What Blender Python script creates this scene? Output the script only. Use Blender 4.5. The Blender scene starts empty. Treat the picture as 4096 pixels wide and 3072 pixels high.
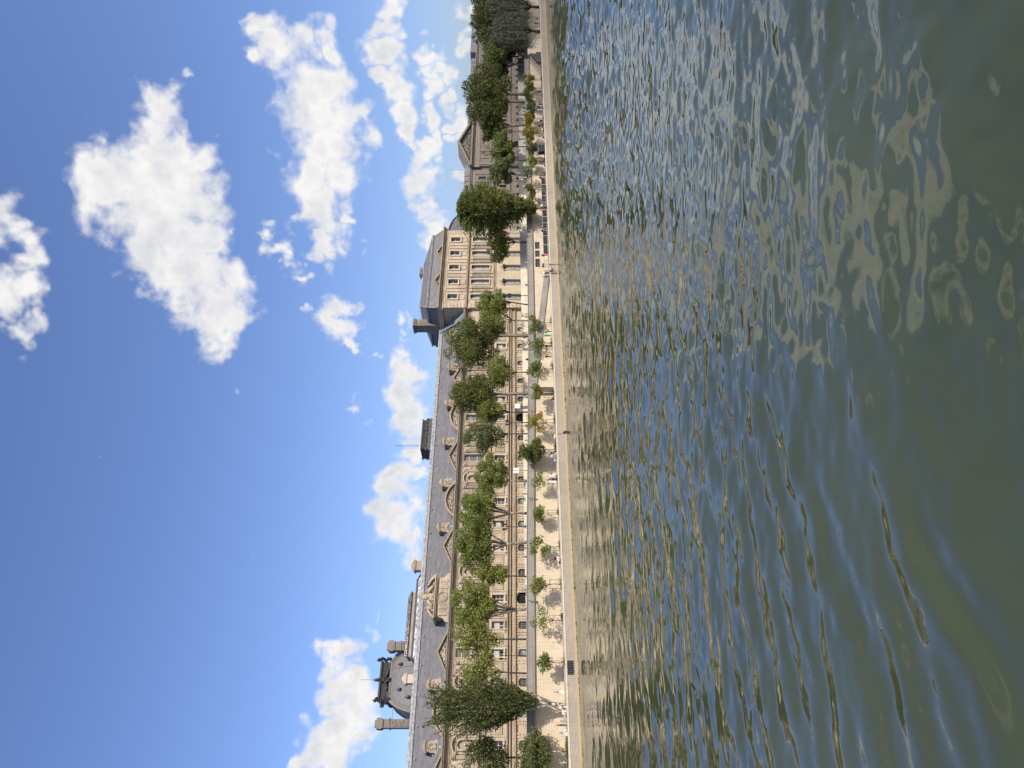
import bpy, math, random
import numpy as np
from math import sin, cos, pi, radians, sqrt, atan2
from mathutils import Vector, Matrix

S = bpy.context.scene
COL = S.collection

# ------------------------------------------------------------------ camera
# World: +X along the quay (up-river), +Y from the camera towards the palace, Z up, water level z = 0.
# The photograph was taken in portrait with the phone on its side, so the camera is rolled by 90 degrees.
CAM_H = 9.6
CA, SA = cos(radians(55.15)), sin(radians(55.15))
cd = bpy.data.cameras.new('camera'); cam = bpy.data.objects.new('camera', cd); COL.objects.link(cam)
cd.sensor_width = 36.0; cd.lens = 2900 / 4096 * 36; cd.shift_x = -7 / 4096
cd.clip_start = 0.1; cd.clip_end = 20000
cam.matrix_world = Matrix(((0, SA, -CA, 0), (0, -CA, -SA, 0), (-1, 0, 0, CAM_H), (0, 0, 0, 1)))
S.camera = cam

# ------------------------------------------------------------------ sun, sky, exposure
SUN = Vector((0.30, -1.0, 0.78)).normalized()
sl = bpy.data.lights.new('sun', 'SUN'); so = bpy.data.objects.new('sun', sl); COL.objects.link(so)
sl.energy = 4.3; sl.angle = radians(0.53); sl.color = (1.0, 0.915, 0.79)
so.rotation_euler = SUN.to_track_quat('Z', 'Y').to_euler()
S.view_settings.view_transform = 'Standard'; S.view_settings.look = 'None'
S.view_settings.exposure = 0.42; S.view_settings.gamma = 1.0
SKY_STRENGTH = 0.135
CLOUD_LIT, CLOUD_DIM = (0.715, 0.70, 0.69), (0.40, 0.435, 0.50)

CLOUDS = [
    (0.748,0.505,0.431,0.0185,1), (0.732,0.528,0.43,0.0226,1), (0.723,0.547,0.421,0.0243,1), (0.688,0.546,0.478,0.0197,1), (0.679,0.566,0.468,0.0276,1), (0.696,0.567,0.441,0.0358,1),
    (0.711,0.572,0.408,0.0314,1), (0.728,0.568,0.383,0.0212,1), (0.654,0.597,0.463,0.0282,1), (0.672,0.602,0.432,0.0394,1), (0.692,0.605,0.393,0.0323,1), (0.637,0.63,0.444,0.029,1),
    (0.654,0.635,0.411,0.0378,1), (0.669,0.638,0.382,0.0248,1), (0.618,0.659,0.428,0.0243,1), (0.63,0.667,0.397,0.0387,1), (0.64,0.674,0.369,0.0253,1), (0.598,0.688,0.411,0.022,1),
    (0.607,0.697,0.381,0.0338,1), (0.605,0.709,0.361,0.0214,1), (0.578,0.718,0.387,0.0197,1), (0.58,0.725,0.372,0.0199,1), (0.775,0.49,0.399,0.0112,0.5), (0.782,0.503,0.368,0.0076,0.4),
    (0.756,0.545,0.362,0.0105,0.5), (0.707,0.615,0.351,0.0138,0.5), (0.688,0.632,0.355,0.0139,0.5), (0.719,0.504,0.479,0.0084,0.4), (0.668,0.531,0.522,0.0071,0.3), (0.84,0.443,0.312,0.0124,1),
    (0.839,0.456,0.297,0.0201,1), (0.816,0.489,0.307,0.0103,1), (0.833,0.476,0.282,0.0232,1), (0.818,0.502,0.281,0.0237,1), (0.843,0.478,0.248,0.0183,1), (0.849,0.476,0.229,0.0183,1),
    (0.841,0.495,0.221,0.016,1), (0.814,0.518,0.261,0.0322,1), (0.824,0.518,0.229,0.0244,1), (0.8,0.55,0.238,0.036,1), (0.806,0.554,0.207,0.0168,1), (0.796,0.547,0.26,0.0219,1),
    (0.773,0.585,0.247,0.0311,1), (0.782,0.585,0.216,0.0228,1), (0.788,0.582,0.201,0.0143,1), (0.749,0.609,0.261,0.0257,1), (0.753,0.62,0.222,0.0261,1), (0.773,0.606,0.189,0.0087,0.6),
    (0.759,0.625,0.181,0.0118,0.6), (0.753,0.598,0.273,0.0169,0.7), (0.728,0.637,0.252,0.0262,1), (0.735,0.643,0.218,0.0177,1), (0.717,0.643,0.269,0.0174,1), (0.711,0.661,0.242,0.0206,1),
    (0.694,0.669,0.266,0.0147,1), (0.688,0.68,0.252,0.0133,1), (0.72,0.661,0.213,0.0119,1), (0.693,0.689,0.212,0.012,0.8), (0.695,0.65,0.306,0.0115,0.7), (0.678,0.671,0.299,0.0145,0.8),
    (0.667,0.685,0.292,0.0146,0.8), (0.659,0.685,0.311,0.0073,0.5), (0.659,0.698,0.279,0.0133,0.8), (0.64,0.717,0.277,0.0119,0.7), (0.675,0.684,0.278,0.0088,0.6), (0.648,0.726,0.231,0.0197,1),
    (0.632,0.736,0.243,0.0182,1), (0.648,0.731,0.214,0.0137,1), (0.619,0.749,0.235,0.0183,1), (0.614,0.758,0.22,0.0138,1), (0.597,0.771,0.221,0.0123,1), (0.585,0.781,0.218,0.0077,1),
    (0.877,0.457,0.151,0.0131,1), (0.867,0.474,0.152,0.0133,1), (0.852,0.498,0.16,0.0149,1), (0.855,0.497,0.149,0.0135,1), (0.845,0.515,0.144,0.0138,1), (0.835,0.525,0.168,0.011,1),
    (0.826,0.541,0.158,0.0168,1), (0.815,0.561,0.148,0.0142,1), (0.803,0.579,0.143,0.0115,1), (0.795,0.591,0.138,0.0073,1), (0.867,0.486,0.106,0.0081,1), (0.853,0.511,0.107,0.0138,1),
    (0.841,0.529,0.111,0.0126,1), (0.832,0.545,0.103,0.0142,1), (0.816,0.568,0.104,0.0129,1), (0.804,0.587,0.096,0.0131,1), (0.79,0.606,0.091,0.0074,1), (0.811,0.572,0.122,0.0086,0.7),
    (0.842,0.53,0.099,0.0098,1), (0.784,0.608,0.127,0.0147,1), (0.765,0.63,0.131,0.0179,1), (0.774,0.622,0.118,0.0148,1), (0.755,0.641,0.137,0.0135,1), (0.747,0.653,0.123,0.0136,1),
    (0.732,0.672,0.114,0.0168,1), (0.718,0.685,0.124,0.0138,1), (0.713,0.692,0.112,0.0123,1), (0.799,0.59,0.117,0.0117,1), (0.884,0.463,0.069,0.0112,1), (0.873,0.484,0.06,0.0114,1),
    (0.865,0.5,0.053,0.011,1), (0.879,0.47,0.079,0.0075,1), (0.881,0.47,0.051,0.0107,1), (0.842,0.533,0.079,0.0084,1), (0.831,0.551,0.074,0.01,1), (0.816,0.575,0.069,0.0116,1),
    (0.802,0.593,0.066,0.0073,1), (0.766,0.639,0.07,0.012,1), (0.753,0.654,0.074,0.0121,1), (0.629,0.761,0.16,0.0125,0.6), (0.638,0.757,0.145,0.0094,0.5), (0.618,0.773,0.145,0.011,0.7),
    (0.596,0.791,0.139,0.0157,1), (0.578,0.803,0.145,0.0188,1), (0.585,0.802,0.123,0.0142,1), (0.565,0.811,0.151,0.0126,1), (0.586,0.788,0.188,0.0109,0.6), (0.737,0.657,0.158,0.0075,0.4),
    (0.62,0.546,0.563,0.0184,0.75), (0.614,0.56,0.556,0.0198,0.8), (0.599,0.578,0.555,0.0212,0.8), (0.577,0.592,0.562,0.0212,0.75), (0.587,0.595,0.549,0.0167,0.75), (0.555,0.61,0.566,0.0212,0.75),
    (0.552,0.622,0.556,0.0192,0.75), (0.537,0.637,0.553,0.0169,0.75), (0.521,0.643,0.561,0.0168,0.8), (0.524,0.633,0.57,0.0189,0.75), (0.593,0.558,0.58,0.0273,0.9), (0.546,0.6,0.585,0.0276,0.9),
    (0.555,0.819,0.142,0.022,1), (0.525,0.837,0.154,0.0157,1), (0.529,0.838,0.133,0.0189,1), (0.502,0.854,0.135,0.0157,1), (0.491,0.859,0.148,0.0125,1), (0.466,0.873,0.144,0.0124,1),
    (0.459,0.873,0.165,0.0139,1), (0.44,0.883,0.162,0.0185,1), (0.42,0.89,0.179,0.0168,1), (0.424,0.893,0.149,0.0185,1), (0.401,0.901,0.164,0.0244,1), (0.409,0.895,0.179,0.0152,1),
    (0.385,0.91,0.151,0.0182,1), (0.392,0.91,0.133,0.0122,1), (0.364,0.921,0.141,0.0121,1), (0.353,0.926,0.132,0.0075,1), (0.252,0.939,0.236,0.0153,1), (0.253,0.942,0.22,0.0168,1),
    (0.259,0.944,0.206,0.0141,1), (0.234,0.946,0.226,0.0166,1), (0.257,0.947,0.194,0.0142,0.8), (0.279,0.944,0.173,0.0115,0.6), (0.29,0.94,0.179,0.0116,0.5), (0.299,0.939,0.168,0.0073,0.4),
    (0.213,0.951,0.224,0.0191,1), (0.217,0.955,0.203,0.0221,1), (0.228,0.955,0.19,0.0139,1), (0.19,0.956,0.225,0.0175,1), (0.191,0.961,0.2,0.0217,1), (0.162,0.962,0.22,0.0185,1),
    (0.163,0.968,0.192,0.016,1), (0.144,0.963,0.228,0.0182,1), (0.14,0.968,0.207,0.0209,1), (0.127,0.963,0.239,0.0153,1), (0.123,0.969,0.215,0.0206,1), (0.133,0.972,0.192,0.013,0.8),
    (0.127,0.982,0.137,0.0105,0.4), (0.156,0.974,0.162,0.008,0.4), (0.525,0.77,0.362,0.0115,0.5), (0.511,0.781,0.358,0.0072,0.4), (0.492,0.795,0.355,0.0086,0.4), (0.424,0.758,0.495,0.0077,0.35),
    (0.344,0.879,0.331,0.0084,0.4), (0.331,0.885,0.329,0.007,0.3), (0.238,0.888,0.394,0.0064,0.35), (0.531,0.823,0.203,0.0139,0.6),
]


W = bpy.data.worlds.new("World"); S.world = W; W.use_nodes = True
class Nodes:
    """small helper that adds nodes to a tree and wires them"""
    def __init__(s, nt): s.t = nt; s.N = nt.nodes; s.L = nt.links
    def put(s, sock, v):
        if isinstance(v, bpy.types.NodeSocket): s.L.new(v, sock)
        elif v is not None:
            if sock.type == 'RGBA' and len(v) == 3: v = (*v, 1)
            sock.default_value = v
    def n(s, typ, ins=None, out=0, **kw):
        nd = s.N.new(typ)
        for k, v in kw.items(): setattr(nd, k, v)
        for k, v in (ins or {}).items(): s.put(nd.inputs[k], v)
        return nd.outputs[out]
    def m(s, op, a, b=None, c=None, clamp=False):
        return s.n('ShaderNodeMath', {i: v for i, v in enumerate((a, b, c)) if v is not None}, operation=op, use_clamp=clamp)
    def v(s, op, a, b=None, out=0):
        return s.n('ShaderNodeVectorMath', {i: v for i, v in enumerate((a, b)) if v is not None}, out, operation=op)
    def mix(s, f, a, b, blend='MIX'):
        nd = s.N.new('ShaderNodeMix'); nd.data_type = 'RGBA'; nd.blend_type = blend
        s.put(nd.inputs[0], f); s.put(nd.inputs[6], a); s.put(nd.inputs[7], b)
        return nd.outputs[2]
    def ramp(s, f, lo, hi, a=0.0, b=1.0, smooth=True):
        return s.n('ShaderNodeMapRange', {0: f, 1: lo, 2: hi, 3: a, 4: b}, interpolation_type='SMOOTHSTEP' if smooth else 'LINEAR')
    def noise(s, vec, scale, detail=4, rough=0.55, dist=0.0, out=0):
        return s.n('ShaderNodeTexNoise', {'Vector': vec, 'Scale': scale, 'Detail': detail, 'Roughness': rough, 'Distortion': dist}, out)

def build_sky():
    w = Nodes(W.node_tree); w.N.clear()
    sky = w.n('ShaderNodeTexSky', sky_type='NISHITA', sun_disc=False, sun_elevation=math.asin(SUN.z),
              sun_rotation=atan2(SUN.x, SUN.y), altitude=100.0, air_density=1.0, dust_density=1.5, ozone_density=6.0)
    sky = w.mix(1.0, sky, (1.02, 0.94, 1.05), 'MULTIPLY')
    d = w.n('ShaderNodeTexCoord', out=0)
    warp = w.noise(d, 11.0, 3, 0.6, out=1)
    off = w.v('SCALE', w.v('SUBTRACT', warp, (0.5, 0.5, 0.5))); off.node.inputs[3].default_value = 0.10
    warp2 = w.noise(d, 45.0, 2, 0.6, out=1)
    off2 = w.v('SCALE', w.v('SUBTRACT', warp2, (0.5, 0.5, 0.5))); off2.node.inputs[3].default_value = 0.030
    p = w.v('ADD', w.v('ADD', d, off), off2)
    F = None
    for (x, y, z, r, wt) in CLOUDS:
        dist = w.v('DISTANCE', p, (x, y, z), out=1)
        f = w.m('MULTIPLY_ADD', dist, -1.0 / (r * 1.26), 1.18 + (wt - 1) * 1.35)
        F = f if F is None else w.m('SMOOTH_MAX', F, f, 0.22)
    sep = w.n('ShaderNodeSeparateXYZ', {0: d}); X, Y, Z = sep, sep.node.outputs[1], sep.node.outputs[2]
    # the rest of the sky, outside the mapped clouds: broken cumulus on a flat cloud deck
    deck = w.v('DIVIDE', d, w.n('ShaderNodeCombineXYZ', {0: w.m('ADD', Z, 0.12), 1: w.m('ADD', Z, 0.12), 2: 1.0}))
    gen = w.m('MULTIPLY', w.m('SUBTRACT', w.noise(deck, 1.25, 4, 0.55), 0.55), 4.0)
    hd = w.m('DIVIDE', w.v('DOT_PRODUCT', d, (CA, SA, 0.0), out=1), w.m('SQRT', w.m('MAXIMUM', w.m('SUBTRACT', 1.0, w.m('MULTIPLY', Z, Z)), 1e-4)))
    outside = w.m('MAXIMUM', w.ramp(Z, 0.65, 0.73), w.ramp(hd, 0.85, 0.78))
    gen = w.m('MINIMUM', gen, w.m('MULTIPLY_ADD', outside, 2.0, -1.0))
    F = w.m('MAXIMUM', F, gen)
    stretch = w.n('ShaderNodeMapping', {0: d, 3: (1.0, 1.0, 1.35)})
    n1 = w.noise(stretch, 17.0, 8, 0.61, 0.2)
    F2 = w.m('MULTIPLY_ADD', w.m('SUBTRACT', n1, 0.5), 1.9, F)
    alpha = w.ramp(F2, -0.06, 0.80)
    alpha = w.m('MULTIPLY', alpha, w.ramp(Z, -0.01, 0.01))
    m1 = w.noise(d, 12.0, 5, 0.6)
    m1b = w.noise(w.v('ADD', d, (0.004, -0.006, 0.022)), 12.0, 5, 0.6)
    shade = w.m('MULTIPLY_ADD', w.m('SUBTRACT', m1, m1b), 1.9, 0.90)           # lumps face the light or turn from it
    core = w.ramp(F, 0.40, 1.15, 0.0, 0.27)                                     # thick cloud lets less light through
    shade = w.m('SUBTRACT', shade, core, clamp=True)
    cc = w.mix(shade, CLOUD_DIM, CLOUD_LIT)
    b1 = w.n('ShaderNodeBackground', {0: sky, 1: SKY_STRENGTH})
    b2 = w.n('ShaderNodeBackground', {0: cc, 1: 1.0})
    out = w.N.new('ShaderNodeOutputWorld')
    w.L.new(w.n('ShaderNodeMixShader', {0: alpha, 1: b1, 2: b2}), out.inputs[0])
build_sky()

# ------------------------------------------------------------------ object helpers
random.seed(7)
class MB:
    """collects shapes; link() makes them ONE mesh object"""
    def __init__(s): s.v = []; s.f = []; s.mi = []; s.smooth = []; s.cur = 0; s.sm = False
    def add(s, vs, fs):
        o = len(s.v); s.v += [tuple(p) for p in vs]
        for f in fs: s.f.append([i + o for i in f]); s.mi.append(s.cur); s.smooth.append(s.sm)
        return s
    def quad(s, a, b, c, d): return s.add([a, b, c, d], [(0, 1, 2, 3)])
    def box(s, x0, x1, y0, y1, z0, z1):
        return s.add([(x0, y0, z0), (x1, y0, z0), (x1, y1, z0), (x0, y1, z0), (x0, y0, z1), (x1, y0, z1), (x1, y1, z1), (x0, y1, z1)],
                     [(0, 3, 2, 1), (4, 5, 6, 7), (0, 1, 5, 4), (1, 2, 6, 5), (2, 3, 7, 6), (3, 0, 4, 7)])
    def prism(s, poly, y0, y1):                    # outline in (x, z), counter-clockwise seen from -Y, extruded along Y
        n = len(poly)
        vs = [(x, y0, z) for x, z in poly] + [(x, y1, z) for x, z in poly]
        fs = [list(range(n)), list(range(2 * n - 1, n - 1, -1))]
        fs += [[i, i + n, (i + 1) % n + n, (i + 1) % n] for i in range(n)]
        return s.add(vs, fs)
    def run(s, prof, x0, x1):                      # moulding: (y, z) outline extruded along X
        n = len(prof)
        vs = [(x0, y, z) for y, z in prof] + [(x1, y, z) for y, z in prof]
        fs = [list(range(n)), list(range(2 * n - 1, n - 1, -1))]
        fs += [[i, i + n, (i + 1) % n + n, (i + 1) % n] for i in range(n)]
        return s.add(vs, fs)
    def tube(s, pts, rad, n=7):
        pts = [Vector(p) for p in pts]; vs = []; fs = []
        for i, p in enumerate(pts):
            t = (pts[min(i + 1, len(pts) - 1)] - pts[max(i - 1, 0)]).normalized()
            a = t.orthogonal().normalized() if i == 0 else (a - t * a.dot(t)).normalized()
            b = t.cross(a); r = rad[i] if isinstance(rad, (list, tuple)) else rad
            vs += [p + (a * cos(2 * pi * k / n) + b * sin(2 * pi * k / n)) * r for k in range(n)]
        for i in range(len(pts) - 1):
            for k in range(n):
                fs.append((i * n + k, i * n + (k + 1) % n, (i + 1) * n + (k + 1) % n, (i + 1) * n + k))
        fs.append(list(range(n - 1, -1, -1))); fs.append([(len(pts) - 1) * n + k for k in range(n)])
        sm = s.sm; s.sm = True; s.add(vs, fs); s.sm = sm
        return s
    def lathe(s, c, prof, n=12):                   # (radius, z) rings about a vertical axis
        vs = []; fs = []
        for r, z in prof: vs += [(c[0] + r * cos(2 * pi * k / n), c[1] + r * sin(2 * pi * k / n), c[2] + z) for k in range(n)]
        for i in range(len(prof) - 1):
            for k in range(n): fs.append((i * n + k, i * n + (k + 1) % n, (i + 1) * n + (k + 1) % n, (i + 1) * n + k))
        fs.append(list(range(n - 1, -1, -1))); fs.append([(len(prof) - 1) * n + k for k in range(n)])
        sm = s.sm; s.sm = True; s.add(vs, fs); s.sm = sm
        return s
    def blob(s, c, r, seed=0, rough=0.25, nu=10, nv=7):    # lumpy carved rounded mass
        rnd = random.Random(seed); vs = []; fs = []
        for j in range(nv + 1):
            th = pi * j / nv
            for i in range(nu):
                ph = 2 * pi * i / nu; k = 1 + rough * (rnd.random() - .5) * 2 if 0 < j < nv else 1
                vs.append((c[0] + r[0] * k * sin(th) * cos(ph), c[1] + r[1] * k * sin(th) * sin(ph), c[2] + r[2] * k * cos(th)))
        for j in range(nv):
            for i in range(nu): fs.append((j * nu + i, (j + 1) * nu + i, (j + 1) * nu + (i + 1) % nu, j * nu + (i + 1) % nu))
        return s.add(vs, fs)
    def relief(s, x0, x1, z0, z1, y, amp, step=0.22, seed=0, inside=None):   # carved ornament: a wrought surface standing out of the wall
        rnd = random.Random(seed)
        nx, nz = max(2, int((x1 - x0) / step)), max(2, int((z1 - z0) / step))
        vs = []; fs = []
        for j in range(nz + 1):
            for i in range(nx + 1):
                e = i in (0, nx) or j in (0, nz)
                jx = 0 if e else (rnd.random() - .5) * step * .7; jz = 0 if e else (rnd.random() - .5) * step * .7
                vs.append((x0 + (x1 - x0) * i / nx + jx, y - (0 if e else amp * rnd.random()), z0 + (z1 - z0) * j / nz + jz))
        for j in range(nz):
            for i in range(nx):
                q = (j * (nx + 1) + i, j * (nx + 1) + i + 1, (j + 1) * (nx + 1) + i + 1, (j + 1) * (nx + 1) + i)
                if inside is None or all(inside(vs[k][0], vs[k][2]) for k in q): fs.append(q)
        return s.add(vs, fs)
    def mesh(s, name):
        me = bpy.data.meshes.new(name); me.from_pydata(s.v, [], s.f)
        me.polygons.foreach_set('material_index', s.mi); me.polygons.foreach_set('use_smooth', s.smooth)
        me.update(); return me

def put(name, me, mats, parent=None, loc=None):
    if isinstance(me, MB): me = me.mesh(name)
    if mats is not None and not me.materials:
        for m in (mats if isinstance(mats, (list, tuple)) else [mats]): me.materials.append(m)
    o = bpy.data.objects.new(name, me); COL.objects.link(o)
    if parent is not None:
        o.parent = parent
        root = Vector((0, 0, 0)); q = parent
        while q is not None: root += q.location; q = q.parent
        o.location = Vector(loc) - root if loc is not None else -root      # meshes of buildings carry world coordinates
    elif loc is not None: o.location = loc
    return o
def local(name, me, mats, parent, loc=(0, 0, 0)):                           # a part modelled in its thing's own coordinates
    if isinstance(me, MB): me = me.mesh(name)
    if mats is not None and not me.materials:
        for m in (mats if isinstance(mats, (list, tuple)) else [mats]): me.materials.append(m)
    o = bpy.data.objects.new(name, me); COL.objects.link(o); o.parent = parent; o.location = loc
    return o
def thing(name, label, cat, loc=(0, 0, 0), group=None, rz=0.0):
    o = bpy.data.objects.new(name, None); COL.objects.link(o); o.location = loc; o.rotation_euler.z = rz
    o['label'] = label; o['category'] = cat; o.empty_display_size = 0.3
    if group: o['group'] = group
    return o
def tag(o, label, cat, group=None):
    o['label'] = label; o['category'] = cat
    if group: o['group'] = group
    return o
def structure(o): o['kind'] = 'structure'; return o

# ------------------------------------------------------------------ materials
MAT = {}
def material(name):
    m = bpy.data.materials.new(name); m.use_nodes = True; MAT[name] = m
    k = Nodes(m.node_tree); k.N.clear()
    return m, k
def finish(k, bsdf_out, disp=None):
    o = k.N.new('ShaderNodeOutputMaterial'); k.L.new(bsdf_out, o.inputs[0])
def principled(k, col, rough=0.8, normal=None, spec=0.3, metal=0.0, **kw):
    ins = {'Base Color': col, 'Roughness': rough, 'Specular IOR Level': spec, 'Metallic': metal}
    if normal is not None: ins['Normal'] = normal
    ins.update(kw)
    return k.n('ShaderNodeBsdfPrincipled', ins)
def bump(k, h, strength=0.4, dist=0.05):
    return k.n('ShaderNodeBump', {'Height': h, 'Strength': strength, 'Distance': dist})
def wallspace(k):
    c = k.n('ShaderNodeTexCoord', out=3)
    s = k.n('ShaderNodeSeparateXYZ', {0: c})
    u = k.m('ADD', s, k.m('MULTIPLY', s.node.outputs[1], 0.83))
    return c, k.n('ShaderNodeCombineXYZ', {0: u, 1: s.node.outputs[2], 2: 0.0}), s.node.outputs[2]

def stone(name, base, dark, mort, bw=1.1, bh=0.42, joint=0.012, stain=0.5, blotch=0.5, bmp=0.5, warm=None, algae=None, streak=0.35):
    m, k = material(name)
    c, uv, z = wallspace(k)
    br = k.N.new('ShaderNodeTexBrick'); k.L.new(uv, br.inputs[0])
    k.put(br.inputs['Color1'], base); k.put(br.inputs['Color2'], tuple(b * 0.5 + d * 0.5 for b, d in zip(base, dark))); k.put(br.inputs['Mortar'], mort)
    for a, v in (('Scale', 1.0), ('Mortar Size', joint), ('Mortar Smooth', 0.25), ('Bias', -0.35), ('Brick Width', bw), ('Row Height', bh)): br.inputs[a].default_value = v
    big = k.noise(c, 0.23, 5, 0.6)
    col = k.mix(k.m('MULTIPLY', k.ramp(big, 0.42, 0.70), blotch), br.outputs[0], dark)
    st = k.n('ShaderNodeMapping', {0: uv, 3: (2.2, 0.10, 1)})
    col = k.mix(k.m('MULTIPLY', k.ramp(k.noise(st, 1.0, 5, 0.65), 0.50, 0.74), streak), col, tuple(x * 0.42 for x in dark))
    fine = k.noise(c, 5.5, 4, 0.7)
    col = k.mix(k.m('MULTIPLY', k.ramp(fine, 0.35, 0.75), stain * 0.5), col, tuple(x * 0.62 for x in base))
    if warm is not None: col = k.mix(k.m('MULTIPLY', k.ramp(k.noise(c, 0.55, 3), 0.45, 0.7), 0.6), col, warm)
    if algae is not None:
        wob = k.m('MULTIPLY', k.m('SUBTRACT', k.noise(c, 2.2, 6, 0.7), 0.5), 0.9)
        za = k.m('ADD', z, wob)
        col = k.mix(k.ramp(za, algae[0] + 0.22, algae[0] + 0.02), col, algae[2])
        col = k.mix(k.ramp(za, algae[1] + 0.08, algae[1] - 0.10), col, algae[3])
    h = k.m('ADD', k.m('MULTIPLY', br.outputs['Fac'], -0.6), k.m('MULTIPLY', fine, 0.5))
    finish(k, principled(k, col, 0.9, bump(k, h, bmp, 0.04), 0.2))
    return m
LIME = (0.455, 0.375, 0.270); LIMED = (0.25, 0.20, 0.145)
stone('facade_stone', LIME, LIMED, (0.28, 0.22, 0.15), 1.3, 0.46, 0.012, 0.5, 0.6, 0.35)
stone('carved_stone', (0.42, 0.35, 0.255), (0.21, 0.17, 0.13), (0.34, 0.28, 0.20), 2.6, 1.3, 0.006, 0.7, 0.6, 0.7)
stone('trim_stone', (0.35, 0.285, 0.205), (0.18, 0.145, 0.105), (0.28, 0.22, 0.16), 1.8, 3.0, 0.008, 0.5, 0.55, 0.3)
stone('pale_stone', (0.53, 0.455, 0.34), (0.42, 0.35, 0.25), (0.42, 0.35, 0.26), 2.0, 2.0, 0.006, 0.35, 0.4, 0.3)
stone('plain_stone', (0.46, 0.38, 0.27), (0.34, 0.28, 0.195), (0.40, 0.31, 0.20), 1.6, 0.6, 0.006, 0.5, 0.6, 0.3)
stone('old_stone', (0.36, 0.30, 0.225), (0.20, 0.165, 0.13), (0.22, 0.18, 0.14), 1.4, 0.5, 0.010, 0.5, 0.5, 0.4)
stone('wall_stone', (0.51, 0.44, 0.325), (0.38, 0.325, 0.235), (0.35, 0.28, 0.195), 0.95, 0.36, 0.012, 0.5, 0.55, 0.6, warm=(0.54, 0.425, 0.26), streak=0.3)
stone('parapet_stone', (0.255, 0.235, 0.205), (0.17, 0.155, 0.135), (0.15, 0.14, 0.12), 1.9, 0.60, 0.012, 0.6, 0.6, 0.5)
stone('quay_stone', (0.41, 0.355, 0.275), (0.24, 0.205, 0.155), (0.14, 0.12, 0.09), 0.62, 0.17, 0.026, 0.8, 0.6, 0.8,
      algae=(0.27, 0.02, (0.37, 0.29, 0.17), (0.085, 0.095, 0.045)))
stone('coping_stone', (0.52, 0.46, 0.365), (0.40, 0.345, 0.265), (0.28, 0.24, 0.18), 1.5, 3.0, 0.012, 0.5, 0.5, 0.4)
stone('chimney_stone', (0.22, 0.195, 0.16), (0.12, 0.105, 0.09), (0.11, 0.10, 0.085), 1.0, 0.35, 0.012, 0.6, 0.6, 0.5)
stone('shade_stone', (0.30, 0.26, 0.205), (0.20, 0.175, 0.14), (0.18, 0.155, 0.125), 1.4, 0.5, 0.010, 0.6, 0.6, 0.4)  # facade limestone painted darker, the far wing's cloud shade put into its colour

def slate(name, base, rowh=0.22, tint=1.0):
    m, k = material(name)
    c, uv, z = wallspace(k)
    br = k.N.new('ShaderNodeTexBrick'); k.L.new(uv, br.inputs[0])
    k.put(br.inputs['Color1'], base); k.put(br.inputs['Color2'], tuple(x * 0.72 for x in base)); k.put(br.inputs['Mortar'], tuple(x * 0.5 for x in base))
    for a, v in (('Scale', 1.0), ('Mortar Size', 0.012), ('Mortar Smooth', 0.3), ('Bias', 0.0), ('Brick Width', 0.30), ('Row Height', rowh)): br.inputs[a].default_value = v
    n = k.noise(k.n('ShaderNodeMapping', {0: uv, 3: (0.5, 1.6, 1)}), 0.9, 6, 0.65)
    col = k.mix(k.m('MULTIPLY', k.ramp(n, 0.35, 0.72), 0.55), br.outputs[0], tuple(x * 1.45 for x in base))
    st = k.noise(k.n('ShaderNodeMapping', {0: uv, 3: (2.6, 0.12, 1)}), 1.0, 4, 0.6)
    col = k.mix(k.m('MULTIPLY', k.ramp(st, 0.5, 0.8), 0.35), col, tuple(x * 0.6 for x in base))
    finish(k, principled(k, col, 0.62, bump(k, br.outputs['Fac'], 0.25, 0.02), 0.35))
    return m
slate('slate', (0.134, 0.129, 0.130))
slate('dark_slate', (0.075, 0.077, 0.086))

def simple(name, col, rough=0.6, var=0.25, scale=3.0, spec=0.3, metal=0.0, bmp=0.0):
    m, k = material(name)
    c = k.n('ShaderNodeTexCoord', out=3)
    n = k.noise(c, scale, 5, 0.6)
    cc = k.mix(k.ramp(n, 0.3, 0.7), tuple(x * (1 - var) for x in col), tuple(min(1, x * (1 + var)) for x in col))
    finish(k, principled(k, cc, rough, bump(k, n, bmp, 0.03) if bmp else None, spec, metal))
    return m
simple('lead', (0.235, 0.235, 0.235), 0.55, 0.35, 1.6, 0.4, 0.0, 0.3)
simple('zinc', (0.15, 0.18, 0.21), 0.45, 0.3, 1.2, 0.5)
simple('dark_bronze', (0.022, 0.023, 0.024), 0.5, 0.4, 2.5, 0.4)
simple('iron', (0.014, 0.014, 0.015), 0.5, 0.3, 5.0, 0.4)
simple('green_iron', (0.045, 0.10, 0.085), 0.55, 0.4, 5.0, 0.4)
simple('window_paint', (0.40, 0.395, 0.37), 0.6, 0.12, 2.0)
simple('window_grey', (0.22, 0.21, 0.19), 0.6, 0.12, 2.0)
simple('curtain', (0.42, 0.44, 0.42), 0.85, 0.2, 1.0)
simple('white_cloth', (0.80, 0.80, 0.80), 0.8, 0.05, 1.0)
simple('black_panel', (0.020, 0.020, 0.026), 0.6, 0.25, 1.5)
simple('steel', (0.42, 0.42, 0.42), 0.45, 0.1, 3.0, 0.5)
simple('sign_red', (0.42, 0.035, 0.02), 0.5, 0.1, 2.0)
simple('hoarding_cream', (0.66, 0.59, 0.45), 0.7, 0.10, 0.9)
simple('hoarding_gap', (0.20, 0.165, 0.115), 0.8, 0.1, 0.9)
simple('hoarding_grey', (0.40, 0.385, 0.31), 0.7, 0.08, 0.4)
simple('stake_wood', (0.19, 0.14, 0.09), 0.8, 0.3, 4.0)
simple('pale_wood', (0.50, 0.43, 0.33), 0.8, 0.2, 4.0)
simple('asphalt', (0.055, 0.054, 0.052), 0.9, 0.3, 1.4, 0.2, 0, 0.3)
simple('paving', (0.40, 0.345, 0.26), 0.9, 0.28, 1.2, 0.2, 0, 0.3)
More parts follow.
